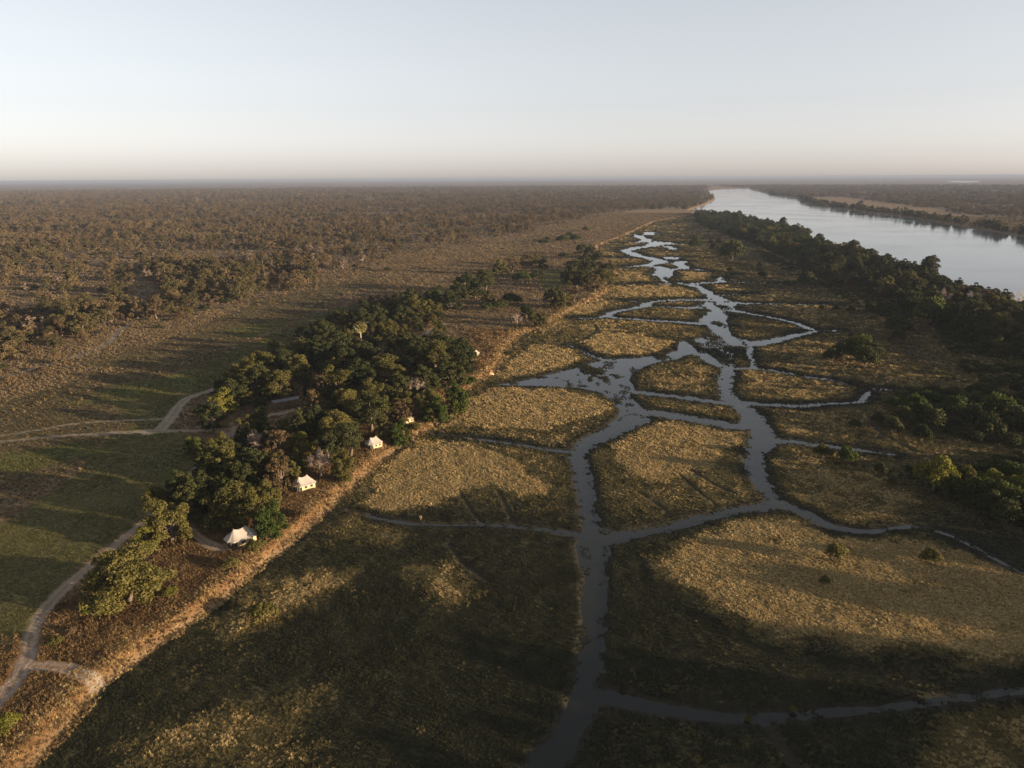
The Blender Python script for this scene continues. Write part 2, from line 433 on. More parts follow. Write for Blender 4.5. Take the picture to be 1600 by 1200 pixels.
# ------------------------------------------------------------------ materials
def mat(name):
    m = bpy.data.materials.new(name)
    m.use_nodes = True
    nt = m.node_tree
    b = nt.nodes['Principled BSDF']
    return m, nt, b


def N(nt, t, **kw):
    n = nt.nodes.new(t)
    for k, v in kw.items():
        setattr(n, k, v)
    return n


def mix(nt, fac, a, b, blend='MIX'):
    n = N(nt, 'ShaderNodeMix', data_type='RGBA', blend_type=blend)
    for i, v in ((0, fac), (6, a), (7, b)):
        if isinstance(v, (int, float)):
            n.inputs[i].default_value = v
        elif isinstance(v, tuple):
            n.inputs[i].default_value = (*v, 1.0) if len(v) == 3 else v
        else:
            nt.links.new(v, n.inputs[i])
    return n.outputs[2]


def mth(nt, op, a, b=None, clamp=False):
    n = N(nt, 'ShaderNodeMath', operation=op, use_clamp=clamp)
    for i, v in enumerate((a, b)):
        if v is None:
            continue
        if isinstance(v, (int, float)):
            n.inputs[i].default_value = v
        else:
            nt.links.new(v, n.inputs[i])
    return n.outputs[0]


def noise(nt, vec, scale, detail=3.0, rough=0.55):
    n = N(nt, 'ShaderNodeTexNoise')
    n.inputs['Scale'].default_value = scale
    n.inputs['Detail'].default_value = detail
    n.inputs['Roughness'].default_value = rough
    nt.links.new(vec, n.inputs['Vector'])
    return n.outputs['Fac']


def ramp(nt, fac, a, b):
    n = N(nt, 'ShaderNodeMapRange')
    n.inputs['From Min'].default_value = a
    n.inputs['From Max'].default_value = b
    nt.links.new(fac, n.inputs['Value'])
    return n.outputs['Result']


def plain(name, col, rough=0.85, var=0.25, scale=3.0, bump=0.0, spec=0.2):
    m, nt, b = mat(name)
    g = N(nt, 'ShaderNodeTexCoord').outputs['Object']
    f = noise(nt, g, scale)
    d = tuple(c * (1 - var) for c in col)
    l = tuple(min(1, c * (1 + var)) for c in col)
    nt.links.new(mix(nt, ramp(nt, f, 0.3, 0.7), d, l), b.inputs['Base Color'])
    b.inputs['Roughness'].default_value = rough
    b.inputs['Specular IOR Level'].default_value = spec
    if bump:
        bp = N(nt, 'ShaderNodeBump')
        bp.inputs['Strength'].default_value = bump
        nt.links.new(f, bp.inputs['Height'])
        nt.links.new(bp.outputs['Normal'], b.inputs['Normal'])
    return m


def leafy(name, c1, c2, trans=0.2, posvar=0.5, seedscale=0.05):
    """Leaf or blade colour that varies from plant to plant and across the place."""
    m, nt, b = mat(name)
    oi = N(nt, 'ShaderNodeObjectInfo')
    geo = N(nt, 'ShaderNodeNewGeometry')
    f = mth(nt, 'MULTIPLY', oi.outputs['Random'], 1 - posvar)
    nz = noise(nt, geo.outputs['Position'], seedscale, 2.0)
    f = mth(nt, 'ADD', f, mth(nt, 'MULTIPLY', ramp(nt, nz, 0.3, 0.7), posvar))
    leafn = noise(nt, geo.outputs['Position'], 1.1, 2.0)
    col = mix(nt, f, c1, c2)
    col = mix(nt, ramp(nt, leafn, 0.25, 0.75), mix(nt, 0.45, col, (0, 0, 0)), mix(nt, 0.25, col, (0.5, 0.45, 0.2), 'ADD') if False else col)
    nt.links.new(col, b.inputs['Base Color'])
    b.inputs['Roughness'].default_value = 0.75
    b.inputs['Specular IOR Level'].default_value = 0.15
    if trans:
        t = N(nt, 'ShaderNodeBsdfTranslucent')
        nt.links.new(col, t.inputs['Color'])
        ms = N(nt, 'ShaderNodeMixShader')
        ms.inputs[0].default_value = trans
        nt.links.new(b.outputs[0], ms.inputs[1])
        nt.links.new(t.outputs[0], ms.inputs[2])
        nt.links.new(ms.outputs[0], nt.nodes['Material Output'].inputs['Surface'])
    return m


def ground_material():
    m, nt, b = mat('ground')
    geo = N(nt, 'ShaderNodeNewGeometry')
    pos = geo.outputs['Position']
    a1 = N(nt, 'ShaderNodeAttribute', attribute_name='m1')
    a2 = N(nt, 'ShaderNodeAttribute', attribute_name='m2')
    s1 = N(nt, 'ShaderNodeSeparateColor')
    s2 = N(nt, 'ShaderNodeSeparateColor')
    nt.links.new(a1.outputs['Color'], s1.inputs[0])
    nt.links.new(a2.outputs['Color'], s2.inputs[0])
    dry, wet, bnk, road = s1.outputs[0], s1.outputs[1], s1.outputs[2], a1.outputs['Alpha']
    field, wood, marsh, lush = s2.outputs[0], s2.outputs[1], s2.outputs[2], a2.outputs['Alpha']
    fine = noise(nt, pos, 1.6, 4.0, 0.65)
    med = noise(nt, pos, 0.22, 3.0)
    big = noise(nt, pos, 0.012, 4.0)
    vbig = noise(nt, pos, 0.0016, 5.0, 0.6)
    fr = ramp(nt, fine, 0.32, 0.68)
    mr = ramp(nt, med, 0.3, 0.7)
    br = ramp(nt, big, 0.32, 0.68)
    # land away from the marsh: tan dry grass, darker earth
    tan = mix(nt, mr, (0.14, 0.094, 0.054), (0.23, 0.158, 0.09))
    tan = mix(nt, mth(nt, 'MULTIPLY', fr, 0.6), tan, (0.11, 0.068, 0.036))
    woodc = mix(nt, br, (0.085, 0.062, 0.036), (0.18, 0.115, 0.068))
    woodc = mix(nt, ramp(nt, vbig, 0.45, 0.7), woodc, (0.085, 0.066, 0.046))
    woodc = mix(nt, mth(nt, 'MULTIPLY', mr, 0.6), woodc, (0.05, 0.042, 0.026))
    a3 = N(nt, 'ShaderNodeAttribute', attribute_name='m3')
    s3 = N(nt, 'ShaderNodeSeparateColor')
    nt.links.new(a3.outputs['Color'], s3.inputs[0])
    tan = mix(nt, mth(nt, 'MULTIPLY', s3.outputs[0], .85), tan, mix(nt, mr, (0.062, 0.050, 0.023), (0.112, 0.086, 0.038)))
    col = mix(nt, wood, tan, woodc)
    fieldc = mix(nt, fr, (0.048, 0.048, 0.016), (0.115, 0.105, 0.036))
    col = mix(nt, mth(nt, 'MULTIPLY', field, 0.9), col, fieldc)
    col = mix(nt, mth(nt, 'MULTIPLY', lush, 0.75), col, mix(nt, fr, (0.055, 0.07, 0.014), (0.11, 0.12, 0.025)))
    rust = mix(nt, fr, (0.085, 0.04, 0.018), (0.2, 0.11, 0.045))
    col = mix(nt, bnk, col, rust)
    sandc = mix(nt, fr, (0.19, 0.15, 0.12), (0.30, 0.24, 0.19))
    col = mix(nt, road, col, sandc)
    # marsh floor
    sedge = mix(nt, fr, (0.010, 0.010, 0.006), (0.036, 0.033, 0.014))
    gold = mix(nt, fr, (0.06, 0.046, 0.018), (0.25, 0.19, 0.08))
    mc = mix(nt, dry, sedge, gold)  # this mask also carries the painted foreground shade
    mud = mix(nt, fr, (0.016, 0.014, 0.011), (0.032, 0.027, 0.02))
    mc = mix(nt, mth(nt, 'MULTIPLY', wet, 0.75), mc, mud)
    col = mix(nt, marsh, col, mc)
    nt.links.new(col, b.inputs['Base Color'])
    b.inputs['Roughness'].default_value = 0.95
    b.inputs['Specular IOR Level'].default_value = 0.1
    bp = N(nt, 'ShaderNodeBump')
    bp.inputs['Strength'].default_value = 0.55
    bp.inputs['Distance'].default_value = 0.5
    nt.links.new(mth(nt, 'ADD', fine, mth(nt, 'MULTIPLY', med, 1.5)), bp.inputs['Height'])
    nt.links.new(bp.outputs['Normal'], b.inputs['Normal'])
    return m


def water_material(name, col, rough, wav, spec=0.5):
    m, nt, b = mat(name)
    geo = N(nt, 'ShaderNodeNewGeometry')
    mp = N(nt, 'ShaderNodeMapping')
    mp.inputs['Scale'].default_value = (1, 1, 1)
    nt.links.new(geo.outputs['Position'], mp.inputs['Vector'])
    b.inputs['Base Color'].default_value = (*col, 1)
    b.inputs['IOR'].default_value = 1.33
    b.inputs['Specular IOR Level'].default_value = spec
    calm = noise(nt, mp.outputs[0], 0.008, 3.0)
    nt.links.new(mth(nt, 'ADD', mth(nt, 'MULTIPLY', ramp(nt, calm, 0.4, 0.65), rough), rough * 0.6), b.inputs['Roughness'])
    w = noise(nt, mp.outputs[0], 0.9, 2.0)
    bp = N(nt, 'ShaderNodeBump')
    bp.inputs['Strength'].default_value = wav
    bp.inputs['Distance'].default_value = 0.1
    nt.links.new(w, bp.inputs['Height'])
    nt.links.new(bp.outputs['Normal'], b.inputs['Normal'])
    return m


# ------------------------------------------------------------------ ground sheet
def grid_axes():
    v = np.concatenate([np.arange(1330, 1240, -6.0), np.arange(1240, 700, -1.7), np.arange(700, 480, -1.25),
                        np.arange(480, 340, -0.85), np.arange(340, 300, -0.8), np.arange(300, 282, -0.7)])
    dep = (v - 278.0)
    ang = PITCH + np.arctan((v - 600) / FPX)
    r = H / np.tan(ang)
    r = np.concatenate([[2.0, 12, 24, 36, 48, 58], r[r > 64], [28000, 40000, 60000]])
    r = np.unique(r)
    fine = np.arange(-41.0, 41.01, 0.09)
    a = np.concatenate([np.arange(-180, -60, 4.0), np.arange(-60, -41, 0.3), fine, np.arange(41.3, 60, 0.3), np.arange(60, 180, 4.0)])
    return r, np.radians(a)


def build_ground():
    r, a = grid_axes()
    A, Rr = np.meshgrid(a, r)
    x = (Rr * np.sin(A)).ravel()
    y = (Rr * np.cos(A)).ravel()
    M = lay(x, y)
    nr, na = len(r), len(a)
    co = np.empty((nr * na, 3), np.float32)
    co[:, 0], co[:, 1], co[:, 2] = x, y, M['z']
    i = np.arange(nr - 1)[:, None] * na
    j = np.arange(na)[None, :]
    j2 = (j + 1) % na
    f = np.stack([i + j, i + j2, i + na + j2, i + na + j], -1).reshape(-1, 4)[:, ::-1]
    me = mesh_np('ground', co, f)
    for name, ch in (('m1', ('dry', 'wet', 'bank', 'road')), ('m2', ('field', 'wood', 'marsh', 'lush')), ('m3', ('meadow', 'road', 'road', 'road'))):
        at_ = me.attributes.new(name, 'FLOAT_COLOR', 'POINT')
        arr = np.stack([np.clip(M[c], 0, 1) for c in ch], -1).astype(np.float32)
        at_.data.foreach_set('color', arr.ravel())
    me.polygons.foreach_set('use_smooth', np.ones(len(f), bool))
    me.materials.append(ground_material())
    o = bpy.data.objects.new('ground', me)
    COL.objects.link(o)
    o['kind'] = 'structure'
    o['label'] = 'flat floodplain with marsh, grassland and woodland floor'
    return o


def mesh_np(name, co, faces):
    me = bpy.data.meshes.new(name)
    co = np.asarray(co, np.float32)
    faces = np.asarray(faces, np.int32)
    n, k = faces.shape
    me.vertices.add(len(co))
    me.vertices.foreach_set('co', co.ravel())
    me.loops.add(n * k)
    me.loops.foreach_set('vertex_index', faces.ravel())
    me.polygons.add(n)
    me.polygons.foreach_set('loop_start', np.arange(0, n * k, k, dtype=np.int32))
    me.update(calc_edges=True)
    return me


build_ground()


def sheet(name, pts, z, material, label):
    me = bpy.data.meshes.new(name)
    me.from_pydata([(p[0], p[1], z) for p in pts], [], [list(range(len(pts)))])
    me.update()
    if me.polygons[0].normal.z < 0:
        me.flip_normals()
    me.materials.append(material)
    o = bpy.data.objects.new(name, me)
    COL.objects.link(o)
    o['kind'] = 'structure'
    o['label'] = label
    return o


M_RIVER = water_material('river water', (0.06, 0.068, 0.072), 0.09, 0.10)
M_CHAN = water_material('channel water', (0.011, 0.0105, 0.008), 0.025, 0.012, 0.44)
sheet('river', [tuple(p) for p in river_poly], WATER_Z - 0.02, M_RIVER, 'broad pale river curving away behind the tree belt')
shift = near2 + np.array([-9.0, 0.0])
sheet('marsh_channels', [tuple(p) for p in np.vstack([bank[1:] + np.array([3, 0]), shift, np.array([(272, 150), (270, 0), (100, 30), (-30, 50)])])],
      WATER_Z, M_CHAN, 'branching shallow water channels winding through the marsh')
pool = path([(1478, 284.6), (1492, 282.8), (1528, 283.2), (1532, 284.8), (1505, 285.6)])
sheet('lagoon', [tuple(p) for p in pool], 3.2, M_RIVER, 'pale distant lagoon in the woods beyond the river')


# ------------------------------------------------------------------ plants
def tube(pts, rad, sides=6):
    """Tapered tube along points -> verts, faces."""
    V, F = [], []
    pts = [Vector(p) for p in pts]
    for i, p in enumerate(pts):
        d = (pts[min(i + 1, len(pts) - 1)] - pts[max(i - 1, 0)]).normalized()
        a = d.orthogonal().normalized()
        b = d.cross(a)
        for k in range(sides):
            t = 2 * math.pi * k / sides
            V.append(p + (a * math.cos(t) + b * math.sin(t)) * rad[i])
    for i in range(len(pts) - 1):
        for k in range(sides):
            k2 = (k + 1) % sides
            F.append((i * sides + k, i * sides + k2, (i + 1) * sides + k2, (i + 1) * sides + k))
    return V, F


class MB:
    def __init__(s):
        s.v, s.f = [], []

    def add(s, vf):
        n = len(s.v)
        s.v += [tuple(p) for p in vf[0]]
        s.f += [tuple(i + n for i in q) for q in vf[1]]
        return s

    def box(s, c, d, rz=0.0):
        cx, cy_, cz = c
        x, y, z = d[0] / 2, d[1] / 2, d[2] / 2
        cs, sn = math.cos(rz), math.sin(rz)
        V = []
        for sx, sy, sz in ((-1, -1, -1), (1, -1, -1), (1, 1, -1), (-1, 1, -1), (-1, -1, 1), (1, -1, 1), (1, 1, 1), (-1, 1, 1)):
            px, py = sx * x, sy * y
            V.append((cx + px * cs - py * sn, cy_ + px * sn + py * cs, cz + sz * z))
        return s.add((V, [(3, 2, 1, 0), (4, 5, 6, 7), (0, 1, 5, 4), (1, 2, 6, 5), (2, 3, 7, 6), (3, 0, 4, 7)]))

    def mesh(s, name, material, smooth=False):
        me = bpy.data.meshes.new(name)
        me.from_pydata(s.v, [], s.f)
        me.update()
        if smooth:
            me.polygons.foreach_set('use_smooth', [True] * len(me.polygons))
        me.materials.append(material)
        return me


def leaves(rng, cen, rad, n, size, flat=0.75, out=0.55):
    """Leaf-clump quads through the volume of blobs. cen (k,3), rad (k,), n leaves each."""
    k = len(cen)
    d = rng.normal(size=(k, n, 3))
    d /= np.linalg.norm(d, axis=2, keepdims=True)
    d[:, :, 2] = np.where(d[:, :, 2] < -0.45, -d[:, :, 2], d[:, :, 2])
    rr = rng.uniform(0.45, 1.12, (k, n, 1)) ** 0.6
    p = cen[:, None, :] + d * rr * rad[:, None, None] * np.array([1, 1, flat])
    nrm = d * out + rng.normal(size=(k, n, 3)) * 0.45
    nrm /= np.linalg.norm(nrm, axis=2, keepdims=True)
    u = np.cross(nrm, rng.normal(size=(k, n, 3)))
    u /= np.linalg.norm(u, axis=2, keepdims=True)
    w = np.cross(nrm, u)
    s = size * rng.uniform(0.55, 1.3, (k, n, 1))
    bend = nrm * s * 0.18
    q = np.stack([p - u * s * 0.55, p - w * s * 0.34 + bend, p + u * s * 0.55, p + w * s * 0.34 + bend], 2).reshape(-1, 3)
    f = np.arange(len(q)).reshape(-1, 4)
    return q, f


def crown_centres(rng, kind, h, w, n):
    c, r = [], []
    lobes = []
    for k in range(9):
        az = k * 2.4 + rng.uniform(-.4, .4)
        e = rng.uniform(.0, 1.0) if k else 1.0
        q = math.sqrt(max(0, 1 - e * e)) * rng.uniform(.75, 1.0)
        lr = w * rng.uniform(.17, .26)
        lobes.append((math.cos(az) * (w * .5 - lr * .8) * q, math.sin(az) * (w * .5 - lr * .8) * q, h * .32 + e * (h * .66 - lr) * rng.uniform(.85, 1), lr))
    for k in range(5):
        az = k * 1.257 + rng.uniform(-.3, .3)
        lr = w * rng.uniform(.15, .2)
        lobes.append((math.cos(az) * (w * .42 - lr * .6), math.sin(az) * (w * .42 - lr * .6), h * .24, lr))
    for i in range(n):
        az = rng.uniform(0, 2 * math.pi)
        if kind == 'dome':
            lb = lobes[rng.integers(len(lobes))]
            d = rng.normal(size=3)
            d /= np.linalg.norm(d)
            q = rng.uniform(.5, 1.0)
            p = (lb[0] + d[0] * lb[3] * q, lb[1] + d[1] * lb[3] * q, max(.09 * h, lb[2] + d[2] * lb[3] * q * .9))
            rad = rng.uniform(.075, .125) * w
        elif kind == 'round':
            el = math.asin(rng.uniform(-0.35, 1.0))
            q = rng.uniform(0.55, 0.95)
            p = (math.cos(az) * math.cos(el) * w * .5 * q, math.sin(az) * math.cos(el) * w * .5 * q, h * .56 + math.sin(el) * h * .36 * q)
            rad = rng.uniform(.12, .2) * w
        elif kind == 'spread':
            q = math.sqrt(rng.uniform(0.02, 1))
            lobe = 0.75 + 0.25 * math.sin(3 * az + 1.0)
            p = (math.cos(az) * w * .5 * q * lobe, math.sin(az) * w * .5 * q * lobe, h * (.86 - .42 * q * q) - rng.uniform(0, .26) * h)
            rad = rng.uniform(.09, .15) * w
        elif kind == 'flat':
            q = math.sqrt(rng.uniform(0.02, 1))
            p = (math.cos(az) * w * .5 * q, math.sin(az) * w * .5 * q, h * (.88 - .14 * q * q) - rng.uniform(0, .12) * h)
            rad = rng.uniform(.09, .14) * w
        elif kind == 'tall':
            t = rng.uniform(0, 1)
            q = math.sqrt(rng.uniform(0.1, 1)) * (math.sin(math.pi * (0.12 + 0.8 * t)) ** 0.6)
            p = (math.cos(az) * w * .5 * q, math.sin(az) * w * .5 * q, h * (.2 + .72 * t))
            rad = rng.uniform(.13, .2) * w
        else:  # shrub
            q = math.sqrt(rng.uniform(0, 1))
            p = (math.cos(az) * w * .42 * q, math.sin(az) * w * .42 * q, h * (.3 + .4 * (1 - q * q) * rng.uniform(.5, 1)))
            rad = rng.uniform(.14, .22) * w
        c.append(p)
        r.append(rad)
    return np.array(c), np.array(r)


def make_tree(seed, kind, h, w, clumps, per, size, bark, leaf, sparse=False):
    rng = np.random.default_rng(seed)
    cen, rad = crown_centres(rng, kind, h, w, clumps)
    if sparse:
        rad *= 0.8
    q, f = leaves(rng, cen, rad, per, size)
    cm = mesh_np('crown', q, f)
    cm.materials.append(leaf)
    t = MB()
    bh = h * {'dome': .3, 'round': .34, 'spread': .4, 'flat': .5, 'tall': .3, 'shrub': .12}[kind]
    tr = 0.028 * h + 0.06
    lean = rng.normal(size=2) * 0.05 * h
    base = Vector((0, 0, -0.4))
    fork = Vector((lean[0], lean[1], bh))
    if kind != 'shrub':
        t.add(tube([base, base.lerp(fork, .5) + Vector((lean[1] * .2, 0, 0)), fork, fork + Vector((lean[0], lean[1], h * .3))], [tr * 1.35, tr, tr * .8, tr * .2]))
        nb = 9
    else:
        nb = 7
    for i in rng.choice(len(cen), min(nb, len(cen)), replace=False):
        e = Vector(cen[i])
        s = fork.lerp(base, rng.uniform(0, .25)) if kind != 'shrub' else Vector((rng.normal() * .2, rng.normal() * .2, -.2))
        m = s.lerp(e, .5) + Vector((0, 0, -.06 * h if kind != 'flat' else .02 * h))
        b0 = tr * .55 if kind != 'shrub' else 0.07
        t.add(tube([s, m, e], [b0, b0 * .6, b0 * .15], 5))
    tm = t.mesh('trunk', bark, True)
    return tm, cm


def make_bare(seed, h, w, bark, twigs=220, thick=1.0):
    """Leafless tree: trunk, forking limbs, then a cloud of twigs."""
    rng = np.random.default_rng(seed)
    t, c = MB(), MB()
    tr = 0.03 * h * thick
    t.add(tube([(0, 0, -.4), (0.1, 0.05, h * .2), (0, .1, h * .36)], [tr * 1.4, tr, tr * .8]))
    ends = []
    for i in range(9):
        az = rng.uniform(0, 6.283)
        q = rng.uniform(.4, 1)
        e = Vector((math.cos(az) * w * .42 * q, math.sin(az) * w * .42 * q, h * (1.0 - .35 * q * q) * rng.uniform(.8, 1)))
        s = Vector((0, .1, h * rng.uniform(.22, .36)))
        m = s.lerp(e, .5) + Vector((e.x * .12, e.y * .12, -.02 * h))
        t.add(tube([s, m, e], [tr * .55, tr * .35, tr * .12], 5))
        ends += [(m.lerp(e, k), e - s) for k in (0, .35, .7, 1)]
    for i in range(twigs):
        p, d = ends[rng.integers(len(ends))]
        dd = (d.normalized() * .8 + Vector(rng.normal(size=3)) * .75).normalized()
        L = rng.uniform(.1, .22) * w
        e = p + dd * L
        e.z = max(e.z, h * .18)
        c.add(tube([p, p.lerp(e, .5) + Vector(rng.normal(size=3)) * .05 * L, e], [.055 * thick, .04 * thick, .02 * thick], 3))
    return t.mesh('trunk', bark, True), c.mesh('crown', bark)


BARK = plain('bark', (0.11, 0.085, 0.065), .9, .3, 2.0, .4)
BARK_PALE = plain('pale bark', (0.36, 0.30, 0.25), .9, .2, 2.0, .2)
BARK_PINK = plain('dry twigs', (0.27, 0.20, 0.155), .9, .25, 2.0, .2)
L_EVER = leafy('evergreen leaves', (0.024, 0.032, 0.010), (0.075, 0.074, 0.021), .2, .35)
L_OLIVE = leafy('olive leaves', (0.075, 0.070, 0.018), (0.155, 0.130, 0.034), .25, .35)
L_GREEN = leafy('fresh green leaves', (0.035, 0.055, 0.010), (0.085, 0.10, 0.018), .25, .35)
L_YELL = leafy('yellow green leaves', (0.11, 0.115, 0.016), (0.19, 0.17, 0.03), .3, .3)
L_BROWN = leafy('dry brown leaves', (0.095, 0.062, 0.028), (0.19, 0.125, 0.06), .25, .35)
L_WOOD = leafy('woodland leaves', (0.098, 0.074, 0.032), (0.235, 0.160, 0.074), .25, .45, .006)
L_WOODG = leafy('woodland green leaves', (0.060, 0.054, 0.021), (0.14, 0.110, 0.044), .25, .45, .006)
L_WOODP = leafy('woodland dry leaves', (0.18, 0.13, 0.092), (0.30, 0.215, 0.15), .2, .45, .006)

PROTO = {
    'E1': make_tree(1, 'dome', 12, 11, 72, 150, .46, BARK, L_EVER), 'E2': make_tree(2, 'dome', 13, 10, 68, 150, .46, BARK, L_EVER),
    'E3': make_tree(3, 'tall', 15, 9, 60, 150, .46, BARK, L_EVER), 'E4': make_tree(4, 'dome', 11, 13, 76, 150, .48, BARK, L_EVER),
    'O1': make_tree(5, 'dome', 13, 14, 96, 170, .46, BARK, L_OLIVE), 'O2': make_tree(6, 'dome', 12, 11, 70, 150, .44, BARK, L_OLIVE),
    'O3': make_tree(7, 'spread', 12, 12, 60, 150, .44, BARK, L_OLIVE), 'G1': make_tree(8, 'dome', 10, 10, 66, 150, .42, BARK, L_GREEN),
    'G2': make_tree(9, 'dome', 9, 11, 66, 150, .42, BARK, L_GREEN), 'B1': make_tree(10, 'dome', 11, 10, 60, 110, .40, BARK, L_BROWN, True),
    'B2': make_tree(11, 'dome', 10, 11, 64, 110, .40, BARK, L_BROWN, True),
    'Y1': make_tree(12, 'shrub', 4, 5, 24, 120, .28, BARK, L_YELL), 'Y2': make_tree(13, 'dome', 8, 8, 48, 120, .38, BARK, L_YELL),
    'S1': make_tree(14, 'shrub', 3.4, 5.4, 24, 120, .30, BARK, L_EVER), 'S2': make_tree(15, 'shrub', 3.6, 5.0, 24, 120, .30, BARK, L_GREEN),
    'S3': make_tree(16, 'shrub', 3.0, 4.6, 22, 110, .30, BARK, L_OLIVE), 'S4': make_tree(17, 'shrub', 2.6, 4.2, 20, 100, .28, BARK, L_BROWN),
    'W1': make_tree(20, 'dome', 9, 11, 52, 80, .50, BARK, L_WOOD, True), 'W2': make_tree(21, 'dome', 10, 9, 48, 80, .48, BARK, L_WOOD, True),
    'W3': make_tree(22, 'spread', 9, 11, 46, 80, .50, BARK, L_WOOD, True), 'W4': make_tree(23, 'dome', 11, 10, 54, 90, .50, BARK, L_WOODG),
    'W5': make_tree(24, 'dome', 10, 11, 54, 90, .50, BARK, L_WOODG), 'W6': make_tree(25, 'dome', 9, 9, 44, 70, .44, BARK_PALE, L_WOODP, True),
    'W7': make_tree(26, 'dome', 8, 8, 40, 70, .44, BARK_PALE, L_WOODP, True),
    'D1': make_bare(30, 10, 10, BARK_PINK, 700), 'D2': make_bare(31, 9, 9, BARK_PALE, 240, .8),
}
# lighter versions for the mass of trees far away
FAR = {
    'W1': make_tree(40, 'dome', 10, 11, 26, 22, 1.1, BARK, L_WOOD), 'W2': make_tree(41, 'dome', 10, 9, 24, 22, 1.1, BARK, L_WOOD),
    'W4': make_tree(42, 'dome', 11, 10, 26, 24, 1.1, BARK, L_WOODG), 'W6': make_tree(43, 'dome', 9, 9, 22, 20, 1.0, BARK_PALE, L_WOODP),
    'E1': make_tree(44, 'dome', 12, 11, 30, 28, 1.1, BARK, L_EVER), 'O1': make_tree(45, 'dome', 13, 13, 32, 28, 1.1, BARK, L_OLIVE),
    'S1': make_tree(46, 'shrub', 3.4, 5.4, 10, 26, .8, BARK, L_EVER), 'S4': make_tree(47, 'shrub', 2.8, 4.6, 9, 26, .75, BARK, L_BROWN),
}
SIZE = {'E1': (12, 11), 'E2': (13, 10), 'E3': (15, 9), 'E4': (11, 13), 'O1': (13, 14), 'O2': (12, 11), 'O3': (12, 12), 'G1': (10, 10), 'G2': (9, 11),
        'B1': (11, 10), 'B2': (10, 11), 'Y1': (4, 5), 'Y2': (8, 8), 'S1': (3.4, 5.4), 'S2': (3.6, 5), 'S3': (3, 4.6), 'S4': (2.6, 4.2), 'D1': (10, 10), 'D2': (9, 9)}


def zat(x, y):
    return float(lay(np.array([x]), np.array([y]))['z'][0])


def place(name, key, x, y, z, s, rz, label, cat, group=None, sz=None):
    tm, cm = PROTO[key]
    e = bpy.data.objects.new(name, None)
    e.empty_display_size = 1
    e.location = (x, y, z)
    e.rotation_euler = (0, 0, rz)
    e.scale = (s, s, s * (sz or 1.0))
    e['label'] = label
    e['category'] = cat
    if group:
        e['group'] = group
    COL.objects.link(e)
    for nm, me in (('trunk', tm), ('crown', cm)):
        o = bpy.data.objects.new(nm, me)
        o.parent = e
        COL.objects.link(o)
    return e


def joined(key, src):
    """One mesh holding trunk and crown, as the source of scattered copies (not linked to the scene)."""
    tm, cm = src[key]
    co, fs, mi = [], [], []
    off = 0
    for k, me in enumerate((tm, cm)):
        n = len(me.vertices)
        a = np.empty(n * 3, np.float32)
        me.vertices.foreach_get('co', a)
        co.append(a.reshape(-1, 3))
        for p in me.polygons:
            fs.append([v + off for v in p.vertices])
            mi.append(k)
        off += n
    me = bpy.data.meshes.new(key + '_whole')
    me.from_pydata(np.vstack(co).tolist(), [], fs)
    me.materials.append(tm.materials[0])
    me.materials.append(cm.materials[0])
    me.polygons.foreach_set('material_index', mi)
    me.update()
    return bpy.data.objects.new(key + '_whole', me)


def scatter(name, label, sources, pts, idx, rot, scl, lean=None):
    """One object: a point mesh whose points carry copies of the source meshes."""
    n = len(pts)
    me = bpy.data.meshes.new(name)
    me.vertices.add(n)
    me.vertices.foreach_set('co', np.asarray(pts, np.float32).ravel())
    a = me.attributes.new('pick', 'INT', 'POINT')
    a.data.foreach_set('value', np.asarray(idx, np.int32))
    a = me.attributes.new('turn', 'FLOAT_VECTOR', 'POINT')
    rv = np.zeros((n, 3), np.float32)
    rv[:, 2] = rot
    if lean is not None:
        rv[:, 0] = lean
    a.data.foreach_set('vector', rv.ravel())
    a = me.attributes.new('size', 'FLOAT_VECTOR', 'POINT')
    s = np.asarray(scl, np.float32)
    if s.ndim == 1:
        s = np.repeat(s[:, None], 3, 1)
    a.data.foreach_set('vector', np.ascontiguousarray(s).ravel())
    me.update()
    o = bpy.data.objects.new(name, me)
    COL.objects.link(o)
    o['kind'] = 'stuff'
    o['label'] = label
    ng = bpy.data.node_groups.new(name, 'GeometryNodeTree')
    ng.interface.new_socket('Geometry', in_out='INPUT', socket_type='NodeSocketGeometry')
    ng.interface.new_socket('Geometry', in_out='OUTPUT', socket_type='NodeSocketGeometry')
    gi = ng.nodes.new('NodeGroupInput')
    go = ng.nodes.new('NodeGroupOutput')
    iop = ng.nodes.new('GeometryNodeInstanceOnPoints')
    jn = ng.nodes.new('GeometryNodeJoinGeometry')
    for s_ in sources:
        oi = ng.nodes.new('GeometryNodeObjectInfo')
        oi.inputs['Object'].default_value = s_
        oi.inputs['As Instance'].default_value = True
        ng.links.new(oi.outputs['Geometry'], jn.inputs[0])

    def named(nm, typ):
        q = ng.nodes.new('GeometryNodeInputNamedAttribute')
        q.data_type = typ
        q.inputs['Name'].default_value = nm
        return q.outputs['Attribute']
    iop.inputs['Pick Instance'].default_value = True
    e2r = ng.nodes.new('FunctionNodeEulerToRotation')
    ng.links.new(named('turn', 'FLOAT_VECTOR'), e2r.inputs[0])
    ng.links.new(gi.outputs[0], iop.inputs['Points'])
    ng.links.new(jn.outputs[0], iop.inputs['Instance'])
    ng.links.new(named('pick', 'INT'), iop.inputs['Instance Index'])
    ng.links.new(e2r.outputs[0], iop.inputs['Rotation'])
    ng.links.new(named('size', 'FLOAT_VECTOR'), iop.inputs['Scale'])
    ng.links.new(iop.outputs[0], go.inputs[0])
    md = o.modifiers.new('scatter', 'NODES')
    md.node_group = ng
    return o


